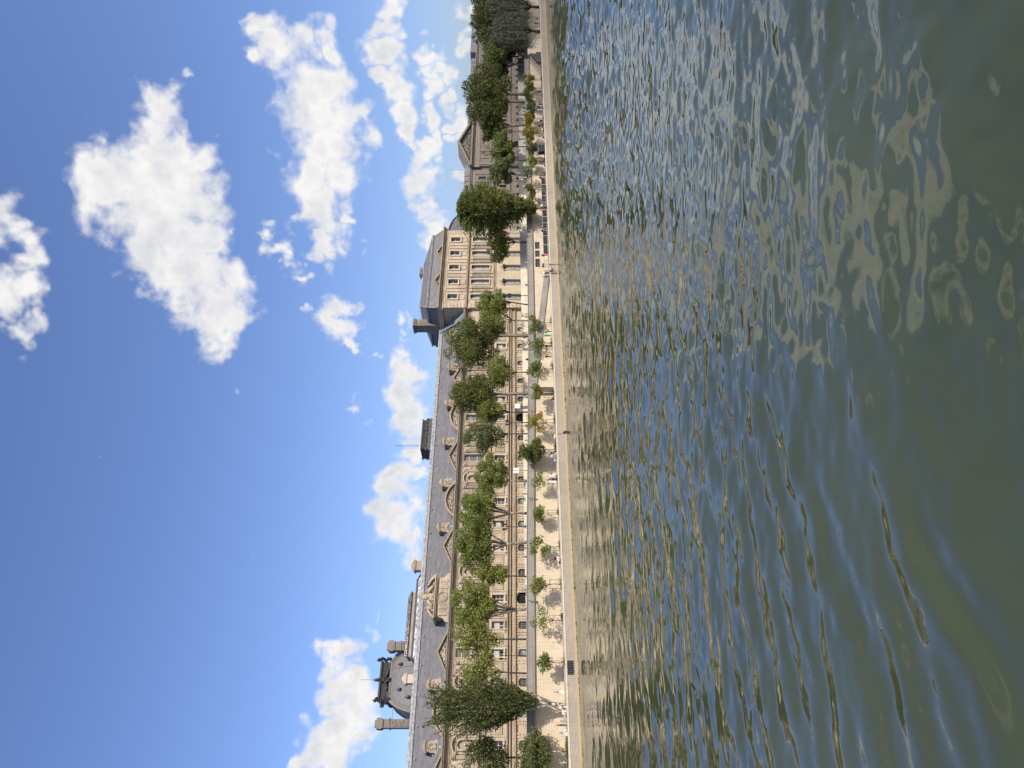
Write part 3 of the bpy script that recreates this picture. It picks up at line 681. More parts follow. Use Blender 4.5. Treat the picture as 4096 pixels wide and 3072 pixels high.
def dormer(parent, x):
    z = 23.3; y = 144.6
    b = MB()
    b.box(x - .82, x + .82, y, y + 2.6, z, z + 2.0)
    b.prism([(x - 1.35, z - .05), (x - .82, z - .05), (x - .82, z + 1.75), (x - 1.02, z + 1.3), (x - 1.0, z + .7), (x - 1.2, z + .3)], y + .08, y + .55)
    b.prism([(x + .82, z - .05), (x + 1.35, z - .05), (x + 1.2, z + .3), (x + 1.0, z + .7), (x + 1.02, z + 1.3), (x + .82, z + 1.75)], y + .08, y + .55)
    b.box(x - 1.1, x + 1.1, y - .18, y + 2.7, z + 2.0, z + 2.2)
    b.prism([(x - 1.2, z + 2.2), (x + 1.2, z + 2.2), (x, z + 2.95)], y - .3, y + 2.9)
    b.prism([(x - .85, z + 2.26), (x + .85, z + 2.26), (x, z + 2.76)], y - .36, y - .301)
    b.box(x - 1.4, x + 1.4, y - .05, y + .6, z - .3, z - .05)
    o = put('dormer', b, MAT['old_stone'], parent)
    r = MB(); r.relief(x - .62, x + .62, z + .2, z + 1.85, y - .01, .34, .15, int(x)); put('carving', r, MAT['carved_stone'], o)
    zc_ = MB(); zc_.box(x - 1.75, x - .84, y + .9, y + 3.0, z - .2, z + 1.0); zc_.lathe((x - .15, y - .35, z - .85), [(.05, .75), (.36, .55), (.42, .2), (.42, -.2)], 10)
    put('roof_flashing', zc_, MAT['zinc'], o)
    return o

def gallery():
    X0, X1 = -9.3, 122.9
    t = thing('palace_gallery', 'long sunlit palace gallery with alternating triangular and arched pediments under a slate roof', 'palace', (57, FY, 6))
    P = 10.6; peds = [36.95 + P * k for k in range(-4, 8)]; GC = 47.55
    mods = [36.95 + 5.3 * k for k in range(-8, 16)]
    mods = [x for x in mods if X0 + 1.2 < x < X1 - 1]
    opens = []
    big_arches = (GC, 89.95)
    for x in mods:
        ped = any(abs(x - p) < .1 for p in peds)
        if ped: opens.append((x - .83, x + .83, 16.25, 20.65, 0))
        opens.append((x - .675, x + .675, 11.55, 13.9, 0))
        if any(abs(x - a) < .1 for a in big_arches): opens.append((x - 1.55, x + 1.55, 5.6, 9.0, 1.5))
        else: opens.append((x - .75, x + .75, 6.75, 8.72, .28))
    b = MB(); facade(b, X0, X1, 5.0, 20.76, FY, opens)
    b.quad((X0, FY, 5), (X0, FY, 22), (X0, 158, 22), (X0, 158, 5)); b.quad((X1, 158, 5), (X1, 158, 22), (X1, FY, 22), (X1, FY, 5)); b.quad((X1, 158, 5), (X0, 158, 5), (X0, 158, 22), (X1, 158, 22))
    wall_mb = b
    # mouldings running along the whole front
    c = MB(); c.run(CORN, X0 - .3, X1 + .1); put('cornice', deepen(c, FY, 1.4), MAT['trim_stone'], t)
    fr = MB(); fr.relief(X0, X1, 21.14, 21.58, FY - .03, .10, .24, 3); put('frieze', fr, MAT['carved_stone'], t)
    c = MB()
    c.run([(FY + .05, 14.7), (FY - .18, 14.7), (FY - .22, 14.95), (FY - .12, 15.0), (FY - .12, 15.75), (FY - .34, 15.82), (FY - .36, 16.0), (FY + .05, 16.03)], X0, X1)
    c.run([(FY + .05, 10.1), (FY - .20, 10.1), (FY - .30, 10.2), (FY - .30, 10.38), (FY - .18, 10.42), (FY - .18, 10.62), (FY - .42, 10.74), (FY - .42, 10.9), (FY + .05, 10.95)], X0, X1)
    c.run([(FY + .05, 9.12), (FY - .22, 9.12), (FY - .30, 9.22), (FY - .30, 9.34), (FY + .05, 9.38)], X0, X1)
    put('string_course', deepen(c, FY, 1.6), MAT['trim_stone'], t)
    f2 = MB(); f2.relief(X0, X1, 9.42, 10.06, FY - .03, .13, .24, 5); put('frieze', f2, MAT['carved_stone'], t)
    # windows
    rnd = random.Random(5)
    for x in mods:
        ped = any(abs(x - p) < .1 for p in peds)
        if ped: window('tall', t, x, FY + .44, 16.25)
        window('mezz_blind' if rnd.random() < .45 else 'mezz', t, x, FY + .44, 11.55)
        if any(abs(x - a) < .1 for a in big_arches):
            d = MB(); d.box(x - 1.6, x + 1.6, FY + .54, FY + .7, 5.6, 9.1); o = put('portal', d, MAT['dark_void'], t)
            gb = MB()
            for i in range(9): gb.box(x - 1.5 + i * .36, x - 1.44 + i * .36, FY + .28, FY + .32, 5.6, 8.9)
            put('grille', gb, MAT['iron'], o)
        else: window('base_pale' if rnd.random() < .4 else 'base', t, x, FY + .44, 6.75)
    # surrounds, pilasters, panels, niches
    wr = MB()                                                           # rusticated strips, plain lesenes and voussoirs belong to the wall itself
    for x in mods:
        ped = any(abs(x - p) < .1 for p in peds); ps = MAT['pale_stone'] if ped else MAT['facade_stone']
        s = MB()
        s.box(x - .95, x - .68, FY - .14, FY + .02, 11.45, 13.93); s.box(x + .68, x + .95, FY - .14, FY + .02, 11.45, 13.93); s.box(x - 1.05, x + 1.05, FY - .22, FY + .02, 13.92, 14.22)
        s.box(x - 1.15, x + 1.15, FY - .34, FY + .02, 11.25, 11.46); s.box(x - 1.0, x - .7, FY - .3, FY + .02, 10.96, 11.26); s.box(x + .7, x + 1.0, FY - .3, FY + .02, 10.96, 11.26)
        put('window_surround', s, ps, t)
        if not any(abs(x - a) < .1 for a in big_arches):
            for a in (-.55, -.2, .2, .55): wr.prism([(x + a * 1.25 - .10, 8.74), (x + a * 1.25 + .10, 8.74), (x + a * 1.7 + .13, 9.1), (x + a * 1.7 - .13, 9.1)], FY - .12, FY + .02)
        else:
            for i in range(9):
                a = radians(15 + 18.75 * i); r0, r1 = 1.62, min(2.35, 1.6 / max(.2, sin(radians(15 + 18.75 * i))))
                wr.prism([(x + r0 * cos(a - .07), 7.5 + r0 * sin(a - .07)), (x + r1 * cos(a - .06), 7.5 + r1 * sin(a - .06)), (x + r1 * cos(a + .06), 7.5 + r1 * sin(a + .06)), (x + r0 * cos(a + .07), 7.5 + r0 * sin(a + .07))], FY - .15, FY + .02)
        xp = x + 2.65                                                   # framed panel between two mezzanine windows
        if xp < X1 - 1:
            s = MB(); s.box(xp - .95, xp + .95, FY - .06, FY + .02, 11.7, 13.9)
            for w, d, h in ((.95, .17, 0), (.62, .13, .33)):
                za, zb = 11.7 + h, 13.9 - h
                s.box(xp - w, xp - w + .13, FY - d, FY - .05, za, zb); s.box(xp + w - .13, xp + w, FY - d, FY - .05, za, zb)
                s.box(xp - w + .13, xp + w - .13, FY - d, FY - .05, za, za + .13); s.box(xp - w + .13, xp + w - .13, FY - d, FY - .05, zb - .13, zb)
            put('panel', s, MAT['facade_stone'], t)
            for w in (1.25, -1.25): wr.box(xp + w - .11, xp + w + .11, FY - .14, FY + .02, 10.96, 14.69)
        for sx in (-1.35, -.95, .95, 1.35):
            for j in range(6): wr.box(x + sx * 1.35 - .16, x + sx * 1.35 + .16, FY - .11 - .05 * (j % 2), FY + .02, 5.3 + j * .64, 5.3 + j * .64 + .56)
        if ped:
            s = MB()
            s.box(x - 1.08, x - .84, FY - .18, FY + .02, 16.2, 20.7); s.box(x + .84, x + 1.08, FY - .18, FY + .02, 16.2, 20.7)
            s.box(x - 1.2, x + 1.2, FY - .42, FY + .02, 15.2, 16.21); s.box(x - 1.0, x + 1.0, FY - .50, FY - .415, 15.3, 15.9)
            put('window_surround', s, MAT['facade_stone'], t)
            for sx in (-1, 1):
                for c0 in (1.76, 3.30):
                    xc = x + sx * c0; s = MB()
                    s.box(xc - .33, xc + .33, FY - .32, FY + .02, 16.04, 20.74)
                    for q_ in range(5): s.box(xc - .26 + q_ * .115, xc - .20 + q_ * .115, FY - .37, FY - .315, 16.5, 19.8)
                    s.box(xc - .42, xc + .42, FY - .42, FY + .02, 16.04, 16.35)
                    pl = put('pilaster', s, MAT['facade_stone'], t)
                    s = MB(); s.relief(xc - .40, xc + .40, 19.85, 20.72, FY - .34, .34, .14, int(x * 9 + sx * c0)); put('capital', s, MAT['carved_stone'], pl)
                s = MB(); s.relief(x + sx * 2.53 - .36, x + sx * 2.53 + .36, 16.5, 19.7, FY - .03, .26, .16, int(x * 3 + sx)); put('carving', s, MAT['carved_stone'], t)
            if abs(x - GC) > .1: (pediment_tri if (round((x - 36.95) / P) % 2 == 0 and x < GC) or (round((x - 58.15) / P) % 2 == 0 and x > GC) else pediment_arc)(t, x)
        else:
            s = MB()                                                    # niche bay: frame, segmental hood, statue
            n = 10; R = .72
            for i in range(n):
                a0, a1 = pi * i / n, pi * (i + 1) / n
                xa, ya, xb, yb = x - R * cos(a0), FY - .10 + .02, x - R * cos(a1), FY - .10 + .02
                da, db = .55 * sin(a0), .55 * sin(a1)
            o = MB(); o.quad((x - .7, FY - .012, 16.6), (x + .7, FY - .012, 16.6), (x + .7, FY - .012, 18.9), (x - .7, FY - .012, 18.9))
            o.add([(x, FY - .012, 18.9)] + [(px, FY - .012, pz) for px, pz in arch_pts(x - .7, x + .7, 18.9, .7, 10)], [(0, i + 1, i + 2) for i in range(10)])
            s.box(x - 1.05, x - .74, FY - .34, FY + .02, 16.3, 19.75); s.box(x + .74, x + 1.05, FY - .34, FY + .02, 16.3, 19.75)
            for (xa, za), (xb, zb) in zip(arch_pts(x - .74, x + .74, 18.9, .74, 10)[:-1], arch_pts(x - .74, x + .74, 18.9, .74, 10)[1:]):
                s.prism([(xb, zb), (xa, za), (xa, 19.75), (xb, 19.75)][::-1], FY - .34, FY + .02)
            s.box(x - 1.25, x + 1.25, FY - .42, FY + .02, 15.9, 16.3)
            s.box(x - 1.55, x + 1.55, FY - .42, FY + .02, 19.76, 19.95)
            po, pi_ = arch_pts(x - 1.6, x + 1.6, 19.95, .85, 12), arch_pts(x - 1.3, x + 1.3, 19.95, .62, 12)
            for i in range(12): s.prism([pi_[i + 1], pi_[i], po[i], po[i + 1]], FY - .48, FY + .02)
            s.box(x - 1.5, x - 1.18, FY - .2, FY + .02, 16.3, 19.7); s.box(x + 1.18, x + 1.5, FY - .2, FY + .02, 16.3, 19.7)
            nb = put('niche', deepen(s, FY, 1.4), MAT['facade_stone'], t)
            put('recess', o, MAT['old_stone'], nb)
            statue(nb, x, FY - .42, 16.35, seed=int(x))
            if abs(abs(x - GC) - 5.3) > .1 and x > 0: dormer(t, x)
    wall_mb.add(wr.v, wr.f); put('wall', wall_mb, MAT['facade_stone'], t)
    # roof
    r = MB(); n = 1
    r.add([(X0, 142.3, 22.32), (X1, 142.3, 22.32), (X1, 143.7, 22.45), (X0, 143.7, 22.45)], [(0, 1, 2, 3)])
    r.add([(X0, 143.7, 22.45), (X1 + .5, 143.7, 22.45), (X1 + .5, 150.6, 29.25), (X0, 150.6, 29.25), (X1 + .5, 157.8, 22.2), (X0, 157.8, 22.2)], [(0, 1, 2, 3), (3, 2, 4, 5), (0, 3, 5)])
    roof = put('roof', r, MAT['slate'], t)
    ld = MB(); nrm = Vector((0, -.70, .71))
    def slab(z0, z1, off0, off1):
        y_a, y_b = 143.7 + (z0 - 22.45) * 6.9 / 6.8, 143.7 + (z1 - 22.45) * 6.9 / 6.8
        ld.run([(y_a, z0), (y_a - off0 * .7, z0 + off0 * .7), (y_b - off1 * .7, z1 + off1 * .7), (y_b, z1)], X0, X1)
    slab(28.35, 29.25, .06, .06)
    ld.run([(150.3, 29.1), (150.45, 29.42), (150.6, 29.5), (150.75, 29.42), (150.9, 29.1)], X0, X1)
    ld.run([(149.55, 28.35), (149.45, 28.44), (149.55, 28.52), (149.7, 28.45)], X0, X1)
    for i in range(int((X1 - X0) / .75)):
        x = X0 + i * .75; y_a, y_b = 143.7 + (28.5 - 22.45) * 6.9 / 6.8, 143.7 + (29.2 - 22.45) * 6.9 / 6.8
        ld.box(x, x + .05, y_a - .12, y_a - .02, 28.5, 28.62)
    put('ridge_cap', ld, MAT['lead'], roof)
    x = 14.0
    while x < 121:
        v = MB(); y_ = 143.7 + (27.75 - 22.45) * 6.9 / 6.8
        v.box(x - .13, x + .13, y_ - .35, y_ + .1, 27.65, 27.95); v.cur = 1; v.box(x - .09, x + .09, y_ - .37, y_ - .351, 27.66, 27.86)
        put('roof_vent', v, [MAT['steel'], MAT['dark_void']], roof); x += 5.55
    gut = MB(); gut.run([(142.15, 22.36), (142.15, 22.46), (143.75, 22.62), (143.75, 22.46)], X0, X1); put('gutter', gut, MAT['zinc'], roof)
    # the tall gable over the gateway bay
    gb = MB(); x = GC; z = 22.36; ya, yb = 142.3, 146.5
    gb.box(x - 3.7, x + 3.7, ya, yb, z, z + 2.55)
    gb.box(x - 4.9, x + 4.9, ya - .05, yb - .6, z, z + .34)
    for sx in (-1, 1):
        sc = [(x + sx * 3.7, z + .34), (x + sx * 4.85, z + .34), (x + sx * 4.8, z + .75), (x + sx * 4.35, z + .95), (x + sx * 4.05, z + 1.35), (x + sx * 3.95, z + 1.9), (x + sx * 3.7, z + 2.1)]
        gb.prism(sc if sx > 0 else sc[::-1], ya + .1, ya + .8)
        for c0 in (3.35, 2.05):
            gb.box(x + sx * c0 - .32, x + sx * c0 + .32, ya - .16, ya - .002, z + .36, z + 2.0)
            for q_ in range(4): gb.box(x + sx * c0 - .24 + q_ * .14, x + sx * c0 - .17 + q_ * .14, ya - .19, ya - .162, z + .5, z + 1.85)
    gb.box(x - 4.1, x + 4.1, ya - .5, yb, z + 2.55, z + 2.8); gb.box(x - 4.45, x + 4.45, ya - .75, yb + .2, z + 2.8, z + 3.0)
    for sx in (-1, 1):
        A = [(x + sx * 4.4, z + 3.0), (x + sx * 3.9, z + 3.55), (x + sx * 3.1, z + 4.1), (x + sx * 2.2, z + 4.5), (x + sx * 2.1, z + 4.2), (x + sx * 3.0, z + 3.75), (x + sx * 3.6, z + 3.25), (x + sx * 3.85, z + 3.0)]
        gb.prism(A if sx < 0 else A[::-1], ya - .7, ya + 1.6)
    gb.prism([(x - 3.85, z + 3.0), (x + 3.85, z + 3.0), (x + 3.0, z + 3.8), (x + 2.1, z + 4.25), (x - 2.1, z + 4.25), (x - 3.0, z + 3.8)], ya + .35, ya + 1.5)
    g_ = put('gable', gb, MAT['facade_stone'], t)
    cv = MB()
    for sx in (-1, 1): cv.relief(x + sx * 2.7 - .32, x + sx * 2.7 + .32, z + .45, z + 1.95, ya - .01, .14, .14, 4 + sx)
    cv.relief(x - 1.7, x + 1.7, z + .4, z + 2.4, ya - .01, .16, .16, 9, lambda a, c: (a - x) ** 2 + (c - z - 1.4) ** 2 > .75)
    ring = [(x + .95 * cos(2 * pi * i / 16), ya - .12, z + 1.4 + .95 * sin(2 * pi * i / 16)) for i in range(17)]
    cv.tube(ring, .11, 6); cv.relief(x - .8, x + .8, z + .6, z + 2.2, ya - .04, .14, .2, 12, lambda a, c: (a - x) ** 2 + (c - z - 1.4) ** 2 < .72)
    put('carving', cv, MAT['carved_stone'], g_)
    sg = MB()                                                           # seated figures leaning on a trophy of arms at the top
    sg.blob((x, ya - .1, z + 3.75), (.95, .5, .85), 1, .35); sg.blob((x, ya - .15, z + 4.75), (.62, .42, .65), 2, .35); sg.blob((x, ya - .2, z + 5.45), (.40, .34, .45), 3, .25); sg.lathe((x, ya - .2, z + 5.8), [(.2, 0), (.28, .12), (.2, .3), (.05, .45)], 8)
    for sx in (-1, 1):
        sg.tube([(x + sx * .75, ya - .25, z + 4.3), (x + sx * 1.25, ya - .4, z + 3.95), (x + sx * 1.8, ya - .45, z + 3.45), (x + sx * 2.4, ya - .4, z + 3.15)], [.32, .40, .32, .16], 8)
        sg.blob((x + sx * .95, ya - .3, z + 4.75), (.19, .2, .24), 5, .1); sg.tube([(x + sx * .9, ya - .3, z + 4.4), (x + sx * 1.3, ya - .5, z + 4.3), (x + sx * 1.35, ya - .45, z + 4.7)], [.14, .11, .08])
        sg.tube([(x + sx * 1.5, ya - .5, z + 3.7), (x + sx * 1.9, ya - .6, z + 3.75), (x + sx * 2.1, ya - .6, z + 3.1)], [.18, .16, .1])
        for k in range(4): sg.blob((x + sx * (1.2 + .5 * k), ya - .1, z + 3.35 - .05 * k), (.3, .3, .3), k, .4, 7, 5)
    put('sculpture_group', sg, MAT['carved_stone'], g_)
    for x_, w in ((60.4, 2.2), (35.9, 1.7)):
        ch = MB(); ch.box(x_ - w / 2, x_ + w / 2, 158.9, 160.6, 20, 31.9); ch.box(x_ - w / 2 - .2, x_ + w / 2 + .2, 158.7, 160.8, 31.9, 32.2)
        ch.prism([(x_ - w / 2 - .25, 32.2), (x_ + w / 2 + .25, 32.2), (x_, 33.0)], 158.65, 160.85); put('chimney', ch, MAT['old_stone'] if w > 2 else MAT['pale_stone'], t)
    # glazed roof lanterns standing behind the ridge
    sk = MB(); a0, a1 = 38.6, 61.5
    sk.add([(a0, 159, 24), (a1, 159, 24), (a1, 170, 24), (a0, 170, 24), (a0, 159, 29.0), (a1, 159, 29.0), (a1, 170, 29.0), (a0, 170, 29.0)], [(0, 1, 5, 4), (1, 2, 6, 5), (2, 3, 7, 6), (3, 0, 4, 7)])
    sk.add([(a0, 159, 29.0), (a1, 159, 29.0), (a1 - 3, 163, 32.0), (a0 + 2.5, 163, 32.0), (a1, 170, 29.0), (a0, 170, 29.0), (a1 - 3, 167, 32.0), (a0 + 2.5, 167, 32.0)], [(0, 1, 2, 3), (1, 4, 6, 2), (4, 5, 7, 6), (5, 0, 3, 7), (3, 2, 6, 7)])
    o = put('rear_roof', sk, MAT['dark_slate'], t)
    lk = MB(); b0, b1 = 41.4, 55.6
    lk.box(b0, b1, 163.2, 166.8, 31.6, 32.75); put('lantern_wall', lk, MAT['old_stone'], o)
    lg = MB(); lg.add([(b0 - .2, 162.9, 32.76), (b1 + .2, 162.9, 32.76), (b1 - .6, 165, 33.75), (b0 + .6, 165, 33.75), (b1 + .2, 167.1, 32.76), (b0 - .2, 167.1, 32.76)], [(0, 1, 2, 3), (3, 2, 4, 5), (0, 3, 5), (1, 4, 2)])
    gl = put('skylight', lg, MAT['skylight_glass'], o)
    br_ = MB()
    for i in range(27):
        f = i / 26; xa = b0 - .2 + (b1 - b0 + .4) * f; xb = b0 + .6 + (b1 - b0 - 1.2) * f; br_.tube([(xa, 162.86, 32.8), (xb, 164.97, 33.8)], .05, 4)
    for q_ in (.05, .5, .97): br_.tube([(b0 - .2 + .8 * q_, 162.86 + 2.1 * q_, 32.8 + q_), (b1 + .2 - .8 * q_, 162.86 + 2.1 * q_, 32.8 + q_)], .05, 4)
    put('glazing_bars', br_, MAT['soot_stone'], gl)
    sg2 = MB(); sg2.add([(39.6, 159.6, 29.55), (60.0, 159.6, 29.55), (58.2, 162.0, 31.35), (41.0, 162.0, 31.35)], [(0, 1, 2, 3)])
    put('skylight', sg2, MAT['skylight_glass'], o)
    mst = MB(); mst.tube([(84.0, 151.5, 29.2), (84.0, 151.5, 31.2), (83.7, 151.3, 31.8)], .04, 5); put('mast', mst, MAT['iron'], t)
    return t
gallery()

def pavilion():
    X0, X1, Y0, Y1 = 122.9, 151.0, 142.0, 160.0
    t = thing('corner_pavilion', 'tall palace pavilion with attic storey and mansard roof rising above the gallery', 'palace', (137, Y0, 6))
    wx = [126.5 + 5.25 * i for i in range(5)]
    opens = []
    for x in wx: opens += [(x - .775, x + .775, 24.4, 27.0, 0), (x - .825, x + .825, 16.1, 20.9, 0), (x - .8, x + .8, 7.6, 12.6, .45)]
    b = MB(); facade(b, X0, X1, 5.0, 28.8, Y0, opens, .6)
    b.quad((X0, Y1, 5), (X0, Y0, 5), (X0, Y0, 28.8), (X0, Y1, 28.8)); b.quad((X1, Y0, 5), (X1, Y1, 5), (X1, Y1, 28.8), (X1, Y0, 28.8)); b.quad((X1, Y1, 5), (X0, Y1, 5), (X0, Y1, 28.8), (X1, Y1, 28.8))
    b.quad((X0, Y0, 28.8), (X1, Y0, 28.8), (X1, Y1, 28.8), (X0, Y1, 28.8))
    wall_mb = b
    pl = MB(); opl = [(o[0], o[1], o[2], o[3], o[4]) for o in opens if o[2] < 10]
    facade(pl, X0 + 1.0, X1 - 1.0, 5.0, 14.3, Y0 - .03, opl, .02); put('render_panel', pl, MAT['plain_stone'], t)
    for x in wx: window('attic', t, x, Y0 + .48, 24.4); window('main', t, x, Y0 + .48, 16.1); window('ground', t, x, Y0 + .48, 7.6)
    c = MB()
    def ring(prof):                                                     # a moulding on the front and the two end walls
        c.run([(Y0 + .02 - o, z) for o, z in prof], X0 - max(o for o, _ in prof), X1 + max(o for o, _ in prof))
        w = max(o for o, _ in prof); z0, z1 = min(z for _, z in prof), max(z for _, z in prof)
        c.box(X0 - w * .9, X0 + .01, Y0 + .03, Y1, z0 + .01, z1 - .01); c.box(X1 - .01, X1 + w * .9, Y0 + .03, Y1, z0 + .01, z1 - .01)
    ring([(-.1, 27.9), (.10, 27.9), (.12, 28.25), (.45, 28.45), (.50, 28.75), (.85, 28.9), (.85, 29.15), (-.1, 29.2)])
    ring([(-.1, 21.2), (.08, 21.2), (.1, 21.6), (.40, 21.75), (.48, 22.1), (.48, 22.25), (-.1, 22.3)])
    ring([(-.1, 14.3), (.12, 14.3), (.18, 14.7), (.30, 14.8), (.30, 15.1), (-.1, 15.15)])
    put('cornice', deepen(c, Y0, 1.35), MAT['trim_stone'], t)
    rf = MB(); rf.relief(X0 + 1.4, X1 - 1.4, 27.2, 27.85, Y0 - .02, .14, .3, 8); put('frieze', rf, MAT['carved_stone'], t)
    p = MB()
    for i in range(6):
        xc = X0 + 1.0 + (X1 - X0 - 2.0) * i / 5
        if i in (0, 5): continue
        for dx in (-.95, .95):
            xq = wx[i - 1] + 2.625 + dx * .62
            p = MB(); p.box(xq - .36, xq + .36, Y0 - .18, Y0 + .02, 15.16, 21.19); p.box(xq - .44, xq + .44, Y0 - .26, Y0 + .02, 20.5, 21.19); p.box(xq - .42, xq + .42, Y0 - .24, Y0 + .02, 15.16, 15.5)
            p.box(xq - .30, xq + .30, Y0 - .12, Y0 + .02, 22.31, 27.15)
            for q_ in range(4): p.box(xq - .27 + q_ * .16, xq - .19 + q_ * .16, Y0 - .215, Y0 - .178, 15.6, 20.4)
            put('pilaster', deepen(p, Y0, 1.7), MAT['facade_stone'], t)
    for x in wx:
        for hw, z0, z1, d in ((1.05, 24.2, 27.15, .16), (1.0, 16.05, 21.15, .14)):
            w_ = MB(); w_.box(x - hw, x - hw + .22, Y0 - d, Y0 + .02, z0, z1); w_.box(x + hw - .22, x + hw, Y0 - d, Y0 + .02, z0, z1); w_.box(x - hw + .22, x + hw - .22, Y0 - d, Y0 + .02, z1 - .22, z1)
            w_.box(x - hw - .1, x + hw + .1, Y0 - d - .08, Y0 + .02, z0 - .2, z0); put('window_surround', deepen(w_, Y0, 1.6), MAT['pale_stone'], t)
        w_ = MB(); z0, z1 = 22.45, 23.8                                       # framed panel under the attic window
        w_.box(x - .85, x + .85, Y0 - .05, Y0 + .02, z0, z1); w_.box(x - .85, x - .73, Y0 - .15, Y0 - .045, z0, z1); w_.box(x + .73, x + .85, Y0 - .15, Y0 - .045, z0, z1); w_.box(x - .73, x + .73, Y0 - .15, Y0 - .045, z0, z0 + .12); w_.box(x - .73, x + .73, Y0 - .15, Y0 - .045, z1 - .12, z1)
        put('panel', w_, MAT['facade_stone'], t)
        w_ = MB(); w_.box(x - 1.05, x - .81, Y0 - .15, Y0 - .04, 7.4, 12.2); w_.box(x + .81, x + 1.05, Y0 - .15, Y0 - .04, 7.4, 12.2)
        hood = arch_pts(x - 1.3, x + 1.3, 12.15, .75, 10); hin = arch_pts(x - 1.0, x + 1.0, 12.15, .50, 10)
        for i in range(10): w_.prism([hin[i + 1], hin[i], hood[i], hood[i + 1]], Y0 - .48, Y0 - .02)
        w_.box(x - .22, x + .22, Y0 - .56, Y0 - .475, 12.55, 13.3); put('window_hood', w_, MAT['trim_stone'], t)
    qn = MB()
    for j in range(15):
        z = 15.2 + j * .9; e = .9 if j % 2 else 1.25
        if 21.0 < z < 22.2: continue
        for z_ in ((z, z + .8),):
            qn.box(X0 - .12, X0 + e, Y0 - .12, Y0 + .02, *z_); qn.box(X1 - e, X1 + .12, Y0 - .12, Y0 + .02, *z_); qn.box(X0 - .12, X0 + .01, Y0 + .03, Y0 + e, *z_)
    for j in range(10):
        z = 5.3 + j * .9; e = .9 if j % 2 else 1.3
        qn.box(X0 - .12, X0 + e, Y0 - .16, Y0 + .02, z, z + .8); qn.box(X1 - e, X1 + .12, Y0 - .16, Y0 + .02, z, z + .8)
    wall_mb.add(qn.v, qn.f); put('wall', wall_mb, MAT['facade_stone'], t)
    for x in (wx[1], wx[3]): pediment_tri(t, x, 2.9, 29.2, 1.45, Y0 - .75, Y0 + 1.4)
    r = MB()
    lo, mid, hi = (X0 - .2, X1 + .2, Y0 - .1, Y1 + .2, 29.2), (X0 + 1.0, X1 - 1.0, Y0 + 1.1, Y1 - 1.0, 31.9), (X0 + 5.2, X1 - 8.2, Y0 + 5.6, Y1 - 5.4, 34.7)
    def frus(b_, A, B):
        (a0, a1, c0, c1, z0), (e0, e1, g0, g1, z1) = A, B
        b_.add([(a0, c0, z0), (a1, c0, z0), (a1, c1, z0), (a0, c1, z0), (e0, g0, z1), (e1, g0, z1), (e1, g1, z1), (e0, g1, z1)], [(0, 1, 5, 4), (1, 2, 6, 5), (2, 3, 7, 6), (3, 0, 4, 7), (4, 5, 6, 7)])
    frus(r, lo, mid)
    mid2 = (X0 + .95, X1 - .95, Y0 + 1.0, Y1 - .95, 32.32)
    frus(r, mid2, hi)
    roof = put('roof', r, MAT['slate'], t)
    l = MB(); l.box(X0 + .75, X1 - .75, Y0 + .85, Y1 - .8, 31.88, 32.1); l.box(X0 + .6, X1 - .6, Y0 + .7, Y1 - .65, 32.1, 32.31)
    for (ax, ay, az), (bx, by, bz) in (((X0 - .2, Y0 - .1, 29.25), (X0 + 1.0, Y0 + 1.1, 31.9)), ((X0 + .95, Y0 + 1.0, 32.3), (X0 + 5.2, Y0 + 5.6, 34.7)), ((X1 - .95, Y0 + 1.0, 32.3), (X1 - 8.2, Y0 + 5.6, 34.7)), ((X1 + .2, Y0 - .1, 29.25), (X1 - 1.0, Y0 + 1.1, 31.9)), ((X0 + 5.2, Y0 + 5.6, 34.7), (X1 - 8.2, Y0 + 5.6, 34.7))): l.tube([(ax, ay, az), (bx, by, bz)], .14, 6)
    put('ridge_cap', l, MAT['lead'], roof)
    ra = MB()
    for z in (34.8, 35.3): ra.tube([(X0 + 5.2, Y1 - 5.4, z), (X0 + 5.2, Y0 + 5.6, z), (X1 - 8.2, Y0 + 5.6, z)], .03, 4)
    for i in range(15): x = X0 + 5.2 + i * 1.04; ra.tube([(x, Y0 + 5.6, 34.7), (x, Y0 + 5.6, 35.3)], .025, 4)
    put('railing', ra, MAT['steel'], roof)
    def stack(x0, x1, y0, y1, zb, zt):
        ch = MB(); ch.box(x0 - .25, x1 + .25, y0 - .3, y1 + .3, zb, zb + (zt - zb) * .45); ch.box(x0, x1, y0, y1, zb + (zt - zb) * .45, zt - .9)
        ch.box(x0 - .18, x1 + .18, y0 - .18, y1 + .18, zt - .9, zt - .65); ch.box(x0 - .05, x1 + .05, y0 - .05, y1 + .05, zt - .65, zt - .45); ch.box(x0 - .3, x1 + .3, y0 - .3, y1 + .3, zt - .45, zt - .15); ch.box(x0 - .1, x1 + .1, y0 - .1, y1 + .1, zt - .15, zt)
        o = put('chimney', ch, MAT['chimney_stone'], t)
        rr = MB(); rr.relief(x0 + .3, x1 - .3, zb + (zt - zb) * .5, zt - 1.2, y0 - .01, .12, .2, int(x0)); put('carving', rr, MAT['chimney_stone'], o)
    stack(122.9, 125.0, 149.3, 152.2, 28.8, 36.5); stack(144.3, 146.4, 152.2, 153.8, 31, 36.6)
    fl = MB(); fl.add([(122.6, 143.3, 22.5), (122.6, 150.6, 29.3), (121.0, 150.4, 29.4), (119.6, 143.3, 22.9)], [(0, 3, 2, 1)]); put('roof_flashing', fl, MAT['zinc'], roof)
    return t
pavilion()
